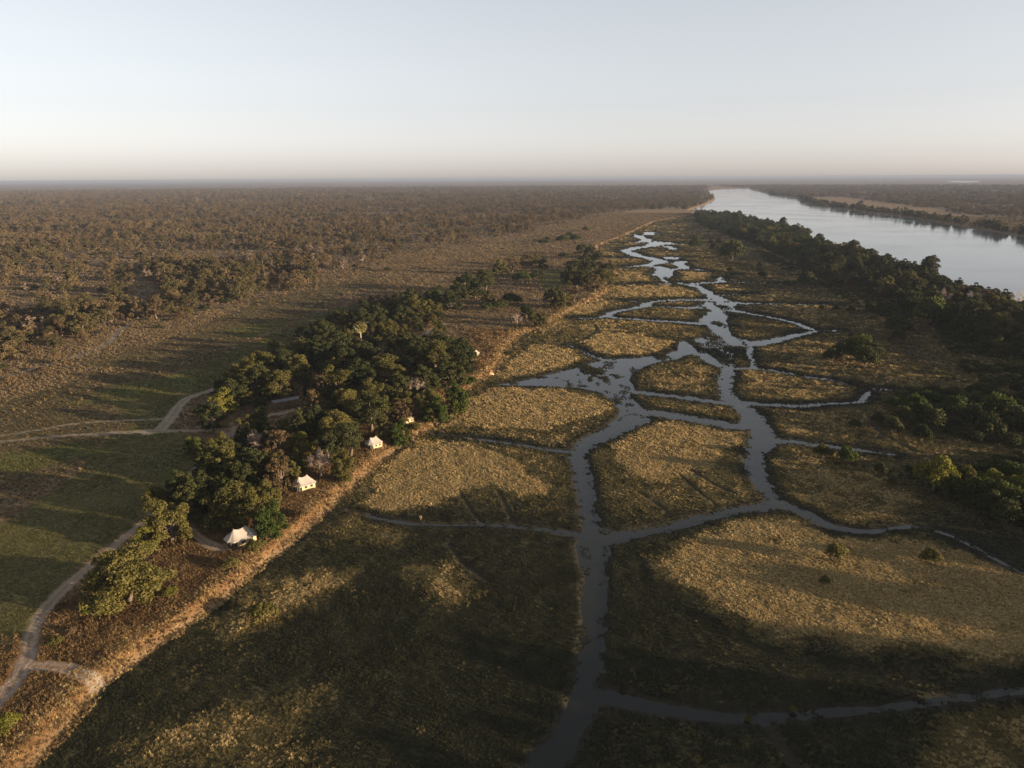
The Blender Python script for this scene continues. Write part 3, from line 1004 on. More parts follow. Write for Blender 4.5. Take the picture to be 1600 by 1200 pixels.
def proj(x, y, z):
    """Pixel of the photograph that shows a point."""
    dx, dy, dz = x, y, z - H
    cp, sp = math.cos(PITCH), math.sin(PITCH)
    d = dy * cp - dz * sp
    X, Y = dx / d * FPX, -(dy * sp + dz * cp) / d * FPX
    c, s = math.cos(ROLL), math.sin(ROLL)
    return 800 + c * X + s * Y, 600 - s * X + c * Y


# ---- grass of the marsh, the bank, the meadow and the dry land: nobody could count it
def tuft(seed, n, h, spread, wid, material, droop=0.3):
    rng = np.random.default_rng(seed)
    V, F = [], []
    for i in range(n):
        az = rng.uniform(0, 6.283)
        b = np.array([math.cos(az), math.sin(az), 0]) * rng.uniform(0, .35) * spread
        o = np.array([math.cos(az), math.sin(az), 0]) * spread * rng.uniform(.3, 1)
        hh = h * rng.uniform(.55, 1.1)
        side = np.array([-math.sin(az + rng.normal() * .8), math.cos(az), 0]) * wid * rng.uniform(.6, 1.3)
        m = b + o * .45 + np.array([0, 0, hh * .75])
        e = b + o + np.array([0, 0, hh * (1 - droop * rng.uniform(0, 1))])
        k = len(V)
        V += [b - side * .6 - np.array([0, 0, .1]), b + side * .6 - np.array([0, 0, .1]), m + side, m - side, e]
        F += [(k, k + 1, k + 2, k + 3), (k + 3, k + 2, k + 4)]
    me = bpy.data.meshes.new('tuft')
    me.from_pydata([tuple(v) for v in V], [], F)
    me.materials.append(material)
    me.update()
    return bpy.data.objects.new('tuft', me)


G_GOLD = leafy('dry tussock', (0.30, 0.205, 0.080), (0.66, 0.47, 0.215), .25, .4, .15)
G_MID = leafy('half dry tussock', (0.070, 0.060, 0.021), (0.24, 0.18, 0.070), .25, .5, .10)
G_SEDGE = leafy('dark sedge', (0.013, 0.015, 0.007), (0.050, 0.047, 0.020), .2, .55, .10)
G_RUST = leafy('rust grass', (0.085, 0.048, 0.024), (0.34, 0.215, 0.092), .3, .62, .16)
G_FIELD = leafy('meadow grass', (0.060, 0.062, 0.018), (0.19, 0.155, 0.05), .25, .5, .035)
G_DULL = leafy('brown meadow grass', (0.060, 0.048, 0.021), (0.17, 0.125, 0.055), .25, .6, .03)
G_TAN = leafy('tan grass', (0.145, 0.102, 0.052), (0.26, 0.182, 0.095), .25, .5, .03)

cand = []
for r0, r1, cell in ((70, 150, .42), (150, 230, .5), (230, 330, .75), (330, 520, 1.1), (520, 900, 2.0), (900, 1900, 4.4)):
    n = int(2 * r1 / cell)
    g = (np.arange(n) - n / 2) * cell
    gx, gy = np.meshgrid(g, g[g > 30])
    gx = gx.ravel() + R.uniform(-.5, .5, gx.size) * cell
    gy = gy.ravel() + R.uniform(-.5, .5, gy.size) * cell
    rr = np.hypot(gx, gy)
    az = np.degrees(np.arctan2(gx, gy))
    m = (rr >= r0) & (rr < r1) & (np.abs(az) < (54 if r1 < 240 else 43))
    cand.append(np.stack([gx[m], gy[m], np.full(m.sum(), cell)], 1))
cand = np.vstack(cand)
cx, cyy, cc = cand.T
LM = lay(cx, cyy)
rr = np.hypot(cx, cyy)
u01 = R.uniform(0, 1, len(cx))
u02 = R.uniform(0, 1, len(cx))
inm = LM['marsh'] > .5
above = (LM['z'] > WATER_Z + .03) & ((LM['wd'] > .4 + 2.4 * u02 * fbm(cx, cyy, 6, 97, 2)) | (rr > 330)) & (LM['trail'] < .5) & (LM['river'] < -4)
gscale = np.maximum(cc / .74, .64) * R.uniform(.65, 1.3, len(cx))
tone_ = LM['dry'] * .95 + (u01 - .5) * .34 + (fbm(cx, cyy, 3.2, 61, 2) - .5) * .5  # brings the painted foreground shade and sun patches into the tufts
clump = np.clip(.25 + 1.5 * fbm(cx, cyy, 2.4, 62, 2) , 0, 1)
bankedge = LM['bankface'] > .3
off = LM['roadd'] > .4
sel = {
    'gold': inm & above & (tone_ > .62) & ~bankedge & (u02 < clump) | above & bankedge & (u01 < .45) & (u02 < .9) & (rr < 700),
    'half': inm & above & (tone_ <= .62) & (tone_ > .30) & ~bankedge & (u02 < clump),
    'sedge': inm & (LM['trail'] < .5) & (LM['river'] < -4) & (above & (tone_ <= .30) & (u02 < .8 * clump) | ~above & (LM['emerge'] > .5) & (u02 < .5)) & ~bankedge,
    'rust': above & off & ((~inm & ~bankedge & (LM['bank'] > u01) & (u02 < .55 + .6 * clump)) | bankedge & (u01 >= .45) & (u02 < .6)),
}
rest = ~inm & above & off & ~(LM['bank'] > u01) & ~bankedge
sel['field'] = rest & ((LM['field'] > .5) | (LM['lush'] > .4)) & (u02 < .75)
sel['tan'] = rest & ~sel['field'] & (LM['field'] <= .5) & (u02 < .6 - .25 * LM['wood']) & (u01 > LM['meadow'] * .93)
sel['dull'] = rest & ~sel['field'] & ~sel['tan'] & (LM['meadow'] > .3) & (u02 < .55)
spec = {
    'gold': ('marsh_grass', 'dry golden tussock grass covering the marsh islands', G_GOLD, .50, .6, .055, 1.0),
    'half': ('marsh_tussock', 'olive brown half dry tussock of the marsh', G_MID, .46, .6, .055, 1.0),
    'sedge': ('marsh_sedge', 'dark low sedge along the marsh channels, also painting shade in the foreground', G_SEDGE, .38, .6, .055, 1.0),
    'rust': ('bank_grass', 'tall rust coloured grass along the marsh bank', G_RUST, .8, .6, .055, 1.0),
    'field': ('meadow_grass', 'short olive grass of the mown meadow strip', G_FIELD, .26, .55, .055, 1.0),
    'dull': ('brown_grass', 'dull brown low grass of the wide meadow', G_DULL, .34, .6, .055, 1.0),
    'tan': ('dry_grass', 'tan dry grass of the open land beside the woods', G_TAN, .55, .6, .055, 1.0),
}
for key, (nm, lab, mt, h, sp, wd, k) in spec.items():
    m = sel[key]
    src = [tuft(100 + i, 20, h, sp, wd, mt) for i in range(4)]
    P = np.stack([cx[m], cyy[m], np.maximum(LM['z'][m], WATER_Z - .1) - .03], 1)
    s = gscale[m] * k
    hgt = s * (.35 + 1.3 * fbm(cx[m], cyy[m], 4, 77, 2))
    far_ = np.clip(cc[m] / 1.2, 1, 4)
    scatter(nm, lab, src, P, R.integers(0, 4, m.sum()), R.uniform(0, 6.28, m.sum()), np.stack([s, s, hgt / far_ ** .7], 1))

# ---- trees of the camp grove and the bank, one by one: crown centre in the photograph, crown width, kind
CAMP = [
    (193, 893, 106, 'O1', 'large round olive tree at the near end of the camp beside the curving track'),
    (152, 945, 36, 'Y1', 'small yellow green bush at the foot of the large olive tree'),
    (265, 922, 20, 'Y1', 'tiny yellow green bush in rust grass right of the large olive tree'),
    (228, 838, 40, 'Y2', 'yellow green tree just behind the large olive tree'),
    (262, 810, 62, 'O2', 'brownish olive tree between the large olive tree and the nearest tent'),
    (243, 778, 42, 'O3', 'slim olive tree rising above the shade left of the nearest tent'),
    (300, 778, 56, 'E1', None), (285, 760, 50, 'E2', None), (325, 770, 52, 'E4', None),
    (366, 783, 84, 'O1', 'wide olive tree overhanging the nearest cream tent'),
    (420, 808, 50, 'G1', 'dark green round tree to the right behind the nearest tent'),
    (412, 778, 52, 'O2', None), (345, 800, 30, 'B1', None),
    (350, 722, 60, 'O2', None), (345, 698, 40, 'O2', 'olive tree beside the forked sandy track in the camp'), (325, 720, 44, 'E2', None),
    (395, 720, 50, 'E2', None), (380, 742, 46, 'E4', None),
    (437, 736, 54, 'B2', 'brown leaved tree behind the second tent from the front'),
    (500, 724, 46, 'D1', 'pinkish bare tree between the second and third tents'),
    (533, 722, 38, 'O2', 'olive tree left below the third cream tent'),
    (546, 684, 34, 'E3', 'slim dark tree standing against the left side of the third tent'),
    (432, 690, 50, 'B1', 'brown tree with pinkish twigs in the middle of the camp'), (470, 692, 44, 'Y2', 'bright yellow green tree among the dark camp trees'),
    (405, 692, 40, 'D1', 'grey bare tree beside the inner camp path'), (510, 695, 42, 'E2', None),
    (527, 660, 62, 'O3', 'flat topped olive tree left above the third tent'),
    (579, 641, 44, 'E3', 'tall dense dark tree directly behind the third tent'),
    (490, 655, 55, 'E1', None), (487, 626, 46, 'B1', None), (540, 625, 44, 'O1', None), (470, 660, 44, 'E2', None),
    (606, 637, 40, 'O2', None), (670, 626, 48, 'O1', 'olive tree beside the half hidden tan tent'),
    (623, 667, 36, 'G1', 'dark green round tree below the half hidden tan tent'),
    (681, 632, 44, 'G1', 'bright green round tree on the bank at the marsh edge'), (712, 612, 46, 'G2', 'green spreading tree on the bank near the marsh pool'),
    (648, 606, 34, 'D1', 'pinkish bare tree among the evergreens near the pool'),
    (600, 575, 66, 'O1', None), (562, 585, 56, 'E1', None), (522, 592, 56, 'O2', None), (580, 610, 50, 'O2', None), (625, 600, 44, 'E1', None),
    (436, 597, 52, 'O2', 'round olive tree facing the sun above the flat roofed shelter'), (400, 590, 56, 'E1', None), (372, 585, 44, 'O2', None),
    (348, 625, 46, 'Y2', 'yellow green tree at the bend of the sandy road'), (330, 648, 40, 'E2', None), (365, 612, 44, 'E1', None), (318, 640, 30, 'S1', None),
    (330, 646, 20, 'D2', 'small white dead tree beside the sandy road bend'),
    (405, 566, 54, 'O1', None), (495, 548, 50, 'E1', None), (465, 572, 50, 'O2', None), (440, 560, 50, 'E4', None), (470, 545, 44, 'O2', None),
    (540, 560, 56, 'E4', None), (575, 552, 44, 'E1', None), (508, 516, 36, 'E1', None), (530, 535, 44, 'E2', None), (500, 600, 46, 'B1', None),
    (640, 558, 56, 'E1', None), (680, 550, 54, 'O2', None), (702, 580, 54, 'E1', None), (722, 566, 42, 'E3', None), (664, 590, 46, 'E2', None),
    (690, 535, 44, 'E1', None), (718, 543, 40, 'E2', 'dark evergreen beside the small pyramid tent'), (655, 540, 40, 'E2', None), (735, 590, 26, 'S2', None),
    (606, 512, 34, 'O2', 'lone olive tree right of the tall palm'), (568, 497, 40, 'E1', None), (590, 492, 36, 'E2', None), (630, 490, 42, 'E4', None), (610, 480, 34, 'E1', None),
    (650, 478, 44, 'O2', None), (681, 462, 46, 'E4', None), (704, 468, 36, 'E1', None), (668, 482, 36, 'O2', None), (716, 452, 30, 'E2', None), (640, 465, 34, 'E2', None),
    (728, 440, 36, 'E1', None), (758, 437, 40, 'E3', 'tallest dark tree in the open tan grassland'), (762, 462, 26, 'O2', None), (742, 448, 30, 'E2', None),
    (782, 416, 28, 'O2', None), (800, 410, 30, 'B1', None), (822, 406, 26, 'B1', None), (836, 404, 22, 'O2', None),
    (864, 463, 36, 'E1', 'dark round tree above the eroded bank'), (882, 468, 26, 'O2', None), (898, 460, 26, 'B1', None),
    (823, 488, 30, 'E1', 'dark tree clump on the open bank grassland'), (845, 495, 24, 'O2', None), (808, 500, 22, 'D1', 'small pinkish bare tree on the bank grassland'),
    (900, 432, 40, 'O2', None), (920, 420, 44, 'E1', None), (942, 430, 36, 'O1', None), (912, 408, 36, 'E2', None), (950, 420, 30, 'E1', None), (930, 440, 34, 'B1', None), (896, 415, 30, 'E4', None),
    (932, 405, 34, 'E1', None), (885, 430, 24, 'E1', None), (915, 432, 34, 'E2', None),
    (848, 410, 20, 'E1', None), (880, 398, 18, 'S1', None), (922, 392, 22, 'E1', None), (908, 388, 20, 'E1', None), (930, 396, 18, 'S1', None),
    (798, 466, 34, 'S1', None), (780, 474, 30, 'S1', None), (815, 432, 30, 'S2', None), (838, 428, 24, 'S1', None), (762, 478, 22, 'S2', None),
    (795, 546, 16, 'S1', 'single dark bush on the bank near the small pyramid tent'), (605, 420, 14, 'S1', 'lone dark bush in tan grass beside the woods'), (855, 372, 12, 'S1', None), (890, 366, 16, 'S1', None), (915, 357, 14, 'S1', None), (880, 372, 22, 'S1', None), (900, 371, 20, 'S1', None), (850, 377, 18, 'S1', None),
    (360, 880, 26, 'S3', 'low olive shrub in the rust grass below the nearest tent'), (400, 850, 30, 'S3', None), (470, 800, 26, 'S4', None), (540, 745, 24, 'S3', None),
    (5, 1130, 36, 'Y1', 'yellow green bush at the left picture edge beside the track'), (85, 1000, 20, 'S3', None), (110, 985, 16, 'S4', None), (410, 940, 44, 'S3', None),
    (648, 664, 22, 'S3', None), (622, 684, 26, 'S2', None), (628, 640, 34, 'B1', None), (455, 735, 26, 'O2', None), (596, 668, 30, 'O2', None),
]
MARSH = [
    (1522, 470, 26, 'D2', 'pale bare tree rising from the river belt, left of two'), (1590, 474, 30, 'D2', 'pale bare tree at the right end of the river belt'), (1472, 466, 26, 'D1', 'small pinkish bare tree at the marsh side of the river belt'),
    (1345, 318, 15, 'E1', 'single large round tree on the tan far river bank'), (1412, 418, 24, 'E1', 'dark umbrella shaped tree standing above the river belt'),
    (1286, 709, 28, 'S1', 'dark round bush beside its twin on the marsh island'), (1325, 714, 28, 'S2', 'dark round bush right of its twin on the marsh island'),
    (1308, 866, 32, 'S3', 'olive bush alone on the golden island at lower right'), (1454, 872, 28, 'S3', 'small olive bush near the right end of the golden island'), (1288, 908, 16, 'S3', 'tiny bush below the olive bush on the golden island'),
    (1336, 664, 18, 'S1', 'small dark bush left of the shrub thicket'), (1318, 552, 34, 'S1', None), (1342, 548, 40, 'S2', None), (1366, 556, 36, 'S1', None), (1352, 562, 36, 'S1', None), (1300, 558, 26, 'S1', None), (1336, 538, 24, 'S1', None),
    (1462, 748, 50, 'Y1', 'yellow green shrub lit at the edge of the right thicket'), (1480, 760, 36, 'S2', None), (1530, 768, 38, 'S2', None), (1552, 758, 36, 'Y1', None), (1580, 742, 34, 'S2', None), (1545, 790, 40, 'S1', None), (1572, 778, 40, 'S2', None), (1596, 765, 38, 'Y1', None), (1510, 745, 30, 'S3', None), (1575, 805, 42, 'S1', None), (1600, 800, 42, 'S1', None), (1560, 735, 30, 'S1', None),
    (1410, 655, 34, 'S1', None), (1430, 640, 36, 'S2', None), (1395, 668, 28, 'S1', None), (1460, 660, 38, 'S1', None), (1490, 640, 36, 'S2', None), (1520, 655, 38, 'S1', None), (1560, 640, 40, 'S2', None), (1545, 668, 38, 'S1', None), (1585, 660, 40, 'S1', None), (1440, 680, 28, 'S1', None), (1370, 655, 20, 'S1', None),
    (1140, 422, 9, 'S1', None), (1025, 360, 5, 'S1', None), (1262, 440, 26, 'S1', None), (1230, 445, 14, 'S1', None), (1297, 440, 10, 'S1', None),
    (1330, 485, 14, 'S1', None), (1307, 483, 12, 'S1', None), (1283, 481, 8, 'S1', None), (1365, 488, 26, 'S1', None), (1380, 478, 12, 'S1', None), (1400, 514, 36, 'S1', None), (1402, 527, 20, 'S1', None), (1330, 525, 10, 'S1', None), (1413, 497, 26, 'S1', None), (1450, 493, 44, 'S2', None), (1425, 480, 40, 'S1', None),
    (1088, 383, 22, 'S1', None), (1111, 379, 10, 'S1', None), (1122, 379, 10, 'S1', None), (1116, 389, 18, 'S1', None), (1133, 387, 16, 'Y1', None), (1145, 396, 34, 'S1', None), (1085, 370, 7, 'S1', None), (1186, 415, 9, 'S1', None), (1187, 423, 10, 'S1', None), (1192, 430, 16, 'S1', None),
    (1425, 738, 24, 'S1', None), (1375, 735, 22, 'S1', None), (1395, 752, 14, 'S3', None), (1240, 1105, 10, 'Y1', None), (1170, 1120, 10, 'Y1', None),
]
GROVE = {'E': ('dark evergreen tree packed into the camp grove along the bank', 'camp grove evergreens'),
         'O': ('olive green tree packed into the camp grove along the bank', 'camp grove olive trees'),
         'G': ('fresh green tree in the camp grove along the bank', 'camp grove green trees'),
         'B': ('brown leaved tree in the camp grove along the bank', 'camp grove brown trees'),
         'Y': ('yellow green bush beside the dark thicket', 'yellow green bushes'),
         'D': ('bare tree in the camp grove', 'camp grove bare trees'),
         'S': ('low dark shrub on the open land beside the bank', 'shrubs on the open land')}
CATS = {'E': ('evergreen_tree', 'evergreen tree'), 'O': ('olive_tree', 'olive-green tree'), 'G': ('green_tree', 'green tree'), 'B': ('brown_tree', 'brown tree'),
        'Y': ('yellow_green_bush', 'bush'), 'D': ('bare_tree', 'bare tree'), 'S': ('shrub', 'shrub')}
taken = []
for lst, ground_z in ((CAMP, 2.0), (MARSH, 0.1)):
    for (u, v, wpx, key, lab) in lst:
        hh, ww = SIZE[key]
        p = at(u, v, ground_z + 5)
        s = wpx * mpp(p) / ww
        s = min(s, 22 / hh)
        p = at(u, v, ground_z + (.5 if key[0] in 'SY' else .52) * hh * s * min(1.3, max(.85, 12.5 / (hh * s))) if key[0] not in 'SYD' else ground_z + .5 * hh * s)
        z = zat(*p)
        nm, cat = CATS[key[0]]
        grp = None
        if lab is None:
            if lst is MARSH:
                lab, grp = ('dark green bush in the thicket at the right edge of the marsh', 'bushes of the right thicket') if key[0] == 'S' and u > 1365 and v > 630 else ('dark low bush in the far marsh below the river belt', 'bushes in the far marsh') if key[0] == 'S' and v < 500 else ('dark low bush standing in the open marsh grass', 'bushes in the marsh') if key[0] == 'S' else ('yellow green bush at the thicket edge beside the marsh', 'yellow marsh bushes')
            else:
                lab, grp = GROVE[key[0]]
        sz = (1.6 if lst is MARSH and key[0] in 'SY' else 1.0) if key[0] in 'SYD' else min(1.3, max(.85, 12.5 / (hh * s)))
        place(nm, key, p[0], p[1], z - .1, s, rnd.uniform(0, 6.28), lab, cat, grp, sz)
        taken.append((p[0], p[1], .38 * ww * s))


def fill(poly, cell, seed, jit=.45):
    lo, hi = poly.min(0), poly.max(0)
    gx, gy = np.meshgrid(np.arange(lo[0], hi[0], cell), np.arange(lo[1], hi[1], cell))
    g = np.random.default_rng(seed)
    x = gx.ravel() + g.uniform(-jit, jit, gx.size) * cell
    y = gy.ravel() + g.uniform(-jit, jit, gy.size) * cell
    m = poly_sd(x, y, poly) > 0
    return x[m], y[m]


def free_of(x, y, k=1.0):
    ok = np.ones(len(x), bool)
    for (tx, ty, tr) in taken:
        ok &= np.hypot(x - tx, y - ty) > tr * k
    return ok


TENTS = [(372, 853, 2.0), (478, 766, 2.0), (584, 700, 2.0), (630, 660, 2.0), (742, 556, 2.0), (448, 638, 2.0)]
tent_xy = [at(*t) for t in TENTS]
jobs = []      # (group key, proto key, x, y, scale, zscale)
# filling-in of the grove behind the listed crowns
grove = path([(215, 815), (300, 735), (300, 700), (380, 690), (400, 640), (330, 640), (360, 590), (440, 545), (500, 510), (560, 480), (640, 465), (700, 480), (690, 530), (730, 545), (728, 590), (690, 610), (640, 650), (585, 665), (540, 700), (480, 730), (430, 760), (340, 800), (290, 820)], 2.0)
x, y = fill(grove, 8.2, 5)
ok = free_of(x, y, .8)
for (tx, ty) in tent_xy:
    # keep the ground in front of each tent and the view on it clear
    ok &= ~((np.abs(x - tx * y / ty) < 7.5) & (y < ty + 6) & (y > ty - 26))
    ok &= np.hypot(x - tx, y - ty) > 8
ml = lay(x, y)
ok &= ml['roadd'] > 1.5
for a_, b_ in zip(x[ok], y[ok]):
    jobs.append(('grove', rnd.choice(['E1', 'E2', 'O2', 'S2', 'O2', 'G1', 'B1']), a_, b_, rnd.uniform(.45, .75), 1.0))
# belt of trees along the river
belt = np.vstack([path([(1084, 334), (1130, 337), (1200, 350), (1270, 380), (1350, 410), (1430, 439), (1520, 468), (1600, 497), (1750, 555), (1990, 650)]),
                  path([(1800, 720), (1640, 612), (1570, 580), (1520, 548), (1470, 520), (1440, 503), (1390, 478), (1330, 452), (1275, 432), (1225, 402), (1180, 384), (1130, 366), (1095, 352)])])
x, y = fill(belt, 8.2, 6)
rr_ = np.hypot(x, y)
ok = poly_sd(x, y, river_poly) < -3
inner = -poly_sd(x, y, river_poly)
for a_, b_, d_ in zip(x[ok], y[ok], inner[ok]):
    edge_ = d_ > 34 + 14 * math.sin(b_ * .02)
    if edge_ and rnd.random() < .55:
        jobs.append(('shrubs', rnd.choice(['S1', 'S2', 'S1', 'S3']), a_, b_, rnd.uniform(1.0, 2.0), 1.0))
    else:
        key = rnd.choice(['E1', 'E2', 'E4', 'E1', 'E4', 'O2', 'O1', 'B1', 'E3', 'G1'])
        jobs.append(('belt', key, a_, b_, (.55 + 1.0 * float(vnoise(np.array([a_]), np.array([b_]), 28, 15)[0])) * rnd.uniform(.8, 1.15), rnd.uniform(.9, 1.2)))
# thicket of shrubs at the right edge of the marsh
for poly, cell, sc in ((path([(1385, 640), (1420, 612), (1500, 612), (1600, 620), (1780, 660), (1780, 720), (1600, 700), (1520, 690), (1440, 665)]), 4.6, (.8, 1.7)),
                       (path([(1450, 760), (1500, 735), (1600, 715), (1900, 800), (1900, 960), (1600, 830), (1540, 800)]), 4.8, (.7, 1.4)),
                       (path([(1470, 520), (1520, 548), (1640, 612), (1640, 640), (1540, 600), (1480, 560)]), 5.5, (.6, 1.4)),
                       (path([(1180, 390), (1240, 412), (1330, 455), (1420, 495), (1390, 500), (1290, 455), (1200, 410)]), 7.0, (.6, 1.5))):
    x, y = fill(poly, cell, 9)
    ok = free_of(x, y, .7)
    for a_, b_ in zip(x[ok], y[ok]):
        if vnoise(np.array([a_]), np.array([b_]), 16, 5)[0] > .3:
            jobs.append(('shrubs', rnd.choice(['S1', 'S1', 'S2', 'S2', 'S3']), a_, b_, rnd.uniform(*sc), rnd.uniform(.7, 1.1)))
# riverside forest going on beyond the right edge of the picture; it shades the near marsh
for i in range(1500):
    a_, b_ = rnd.uniform(92, 268), rnd.uniform(-110, 250)
    q_ = .34 * a_ + .94 * b_
    if b_ > 215 and a_ < 230:
        continue
    if a_ < 165 and (q_ > 122 or b_ < -40) or a_ >= 165 and rnd.random() < .5:
        continue
    if 124 < q_ < 196:
        key, s_ = rnd.choice(['S1', 'S2', 'S3']), rnd.uniform(.8, 1.4)
    elif q_ >= 196:
        if rnd.random() < .72:
            continue
        key, s_ = rnd.choice(['E1', 'E2', 'O2']), rnd.uniform(.75, 1.05)
    else:
        key, s_ = rnd.choice(['E1', 'E2', 'E3', 'E4', 'O2']), rnd.uniform(.8, 1.65)
    u_, v_ = proj(a_, b_, 14)
    u2_, v2_ = proj(a_, b_, 24)
    if b_ > 5 and (u_ < 1680 and v_ < 1260 or u2_ < 1680 and v2_ < 1260):
        continue
    jobs.append(('out', key, a_, b_, s_, 1.0))
# woodland on the far side of the meadow and across the river
def wood_points(r0, r1, cell, amin, amax, seed):
    n = int(2 * r1 / cell)
    g = (np.arange(n) - n / 2) * cell
    gx, gy = np.meshgrid(g, g[g > 0])
    q = np.random.default_rng(seed)
    gx = gx.ravel() + q.uniform(-.5, .5, gx.size) * cell
    gy = gy.ravel() + q.uniform(-.5, .5, gy.size) * cell
    rad = np.hypot(gx, gy)
    az = np.degrees(np.arctan2(gx, gy))
    m = (rad >= r0) & (rad < r1) & (az > amin) & (az < amax)
    return gx[m], gy[m]


far_jobs = []
for r0, r1, cell, seed in ((250, 900, 9.6, 1), (900, 1700, 11.5, 2), (1700, 3200, 16, 3), (3200, 7500, 31, 4)):
    x, y = wood_points(r0, r1, cell, -43, 43, seed)
    m = lay(x, y)
    d = m['woodsd']
    gap = fbm(x, y, 60, 31) * .6 + fbm(x, y, 240, 32) * .4
    p = np.where(d > 0, np.clip(.35 + d / 60, 0, 1), np.where(d > -25, .16, 0)) * np.where(gap < .47, .2, 1)
    ok = (R.uniform(0, 1, len(x)) < p) & (m['roadd'] > 2.5) & (m['field'] < .5) & (m['river'] < -8) & (m['marsh'] < .5)
    tone = fbm(x, y, 90, 55, 2)
    for a_, b_, d_, t_ in zip(x[ok], y[ok], d[ok], tone[ok]):
        q = rnd.random()
        rad = math.hypot(a_, b_)
        if d_ < 12 and q < .55 or q < .10:
            key = rnd.choice(['S4', 'S3', 'S4', 'S1'])
            s_ = rnd.uniform(.8, 1.6)
        else:
            g = rnd.random() + (t_ - .5) * 1.6 - .15 * sstep(700, 300, np.array([rad]))[0]
            key = rnd.choice(['W4', 'W5', 'W4']) if g < .27 else rnd.choice(['W1', 'W2', 'W3', 'W1', 'W2', 'B1']) if g < .60 else rnd.choice(['W6', 'W7', 'B2', 'W6', 'W1'])
            s_ = rnd.uniform(.45, .85) if rnd.random() < .6 else rnd.uniform(.9, 1.5)
        if rad > 3200:
            s_ *= 1.9
        elif rad > 1700:
            s_ *= 1.25
        jobs.append(('wood', key, a_, b_, s_, rnd.uniform(.8, 1.1) if rad < 1700 else .7))
# river edge bushes on the far bank and its single big trees
fl, fw = smooth_path(far_line, [1] * len(far_line), 30)
for i in range(len(fl) - 1):
    L = np.hypot(*(fl[i + 1] - fl[i]))
    for k in range(int(L / 4.0) + 1):
        if rnd.random() < .8:
            t = rnd.random()
            p = fl[i] + (fl[i + 1] - fl[i]) * t
            nrm = np.array([-(fl[i + 1] - fl[i])[1], (fl[i + 1] - fl[i])[0]]) / max(L, 1e-6)
            q = p + nrm * rnd.uniform(3, 26)
            if np.hypot(*q) < 4200:
                jobs.append(('farbank', rnd.choice(['S1', 'S1', 'E1', 'O2', 'S3']), q[0], q[1], rnd.uniform(.5, .85) if rnd.random() < .6 else rnd.uniform(1, 1.5), 1.0))
nl = path(RIVER_NEAR_PX)
for i in range(len(nl) - 3):
    for k in range(90):
        t = rnd.random()
        p = nl[i] + (nl[i + 1] - nl[i]) * t
        q = p + np.array([-rnd.uniform(6, 120), rnd.uniform(-10, 10)])
        jobs.append(('farbank', rnd.choice(['S1', 'E1', 'W4', 'W1']), q[0], q[1], rnd.uniform(.7, 1.2), 1.0))

jx = np.array([j[2] for j in jobs])
jy = np.array([j[3] for j in jobs])
JM = lay(jx, jy)
jz, WSD = JM['z'], JM['woodsd']
INFO = {'grove': ('evergreen_tree', 'evergreen tree', 'dark evergreen tree packed into the camp grove along the bank', 'camp grove evergreens'),
        'belt': ('riverside_tree', 'riverside tree', 'dark riverside tree in the dense belt along the near river bank', 'trees of the river belt'),
        'shrubs': ('thicket_shrub', 'shrub', 'low green shrub in the thickets between marsh and river belt', 'thicket shrubs'),
        'out': ('riverside_tree', 'riverside tree', 'dark riverside tree in the dense belt along the near river bank', 'trees of the river belt'),
        'farbank': ('bank_bush', 'bush', 'dark bush lining the far bank of the river', 'bushes on the far river bank'),
        'wood': ('woodland_tree', 'woodland tree', 'dry season savanna tree in the wide woodland beyond the meadow', 'woodland trees'),
        'woodshrub': ('woodland_shrub', 'shrub', 'low dry shrub at the foot of the woodland trees', 'woodland shrubs')}
LIMIT = {'grove': 120, 'belt': 260, 'shrubs': 260, 'out': 0, 'farbank': 120, 'wood': 290, 'woodshrub': 150}
buckets = {}
for i, j in enumerate(jobs):
    g = j[0]
    if g == 'wood' and j[1][0] == 'S':
        g = 'woodshrub'
    hgt = SIZE.get(j[1], (10, 10))[0] * j[4]
    d = math.sqrt(jx[i] ** 2 + jy[i] ** 2 + H * H)
    u_, v_ = proj(jx[i], jy[i], jz[i] + hgt * .7)
    seen = -10 < u_ < 1610 and v_ < 1210 and jy[i] > 20
    buckets.setdefault(g, []).append((hgt / d if seen else 0, i))
mass = {}
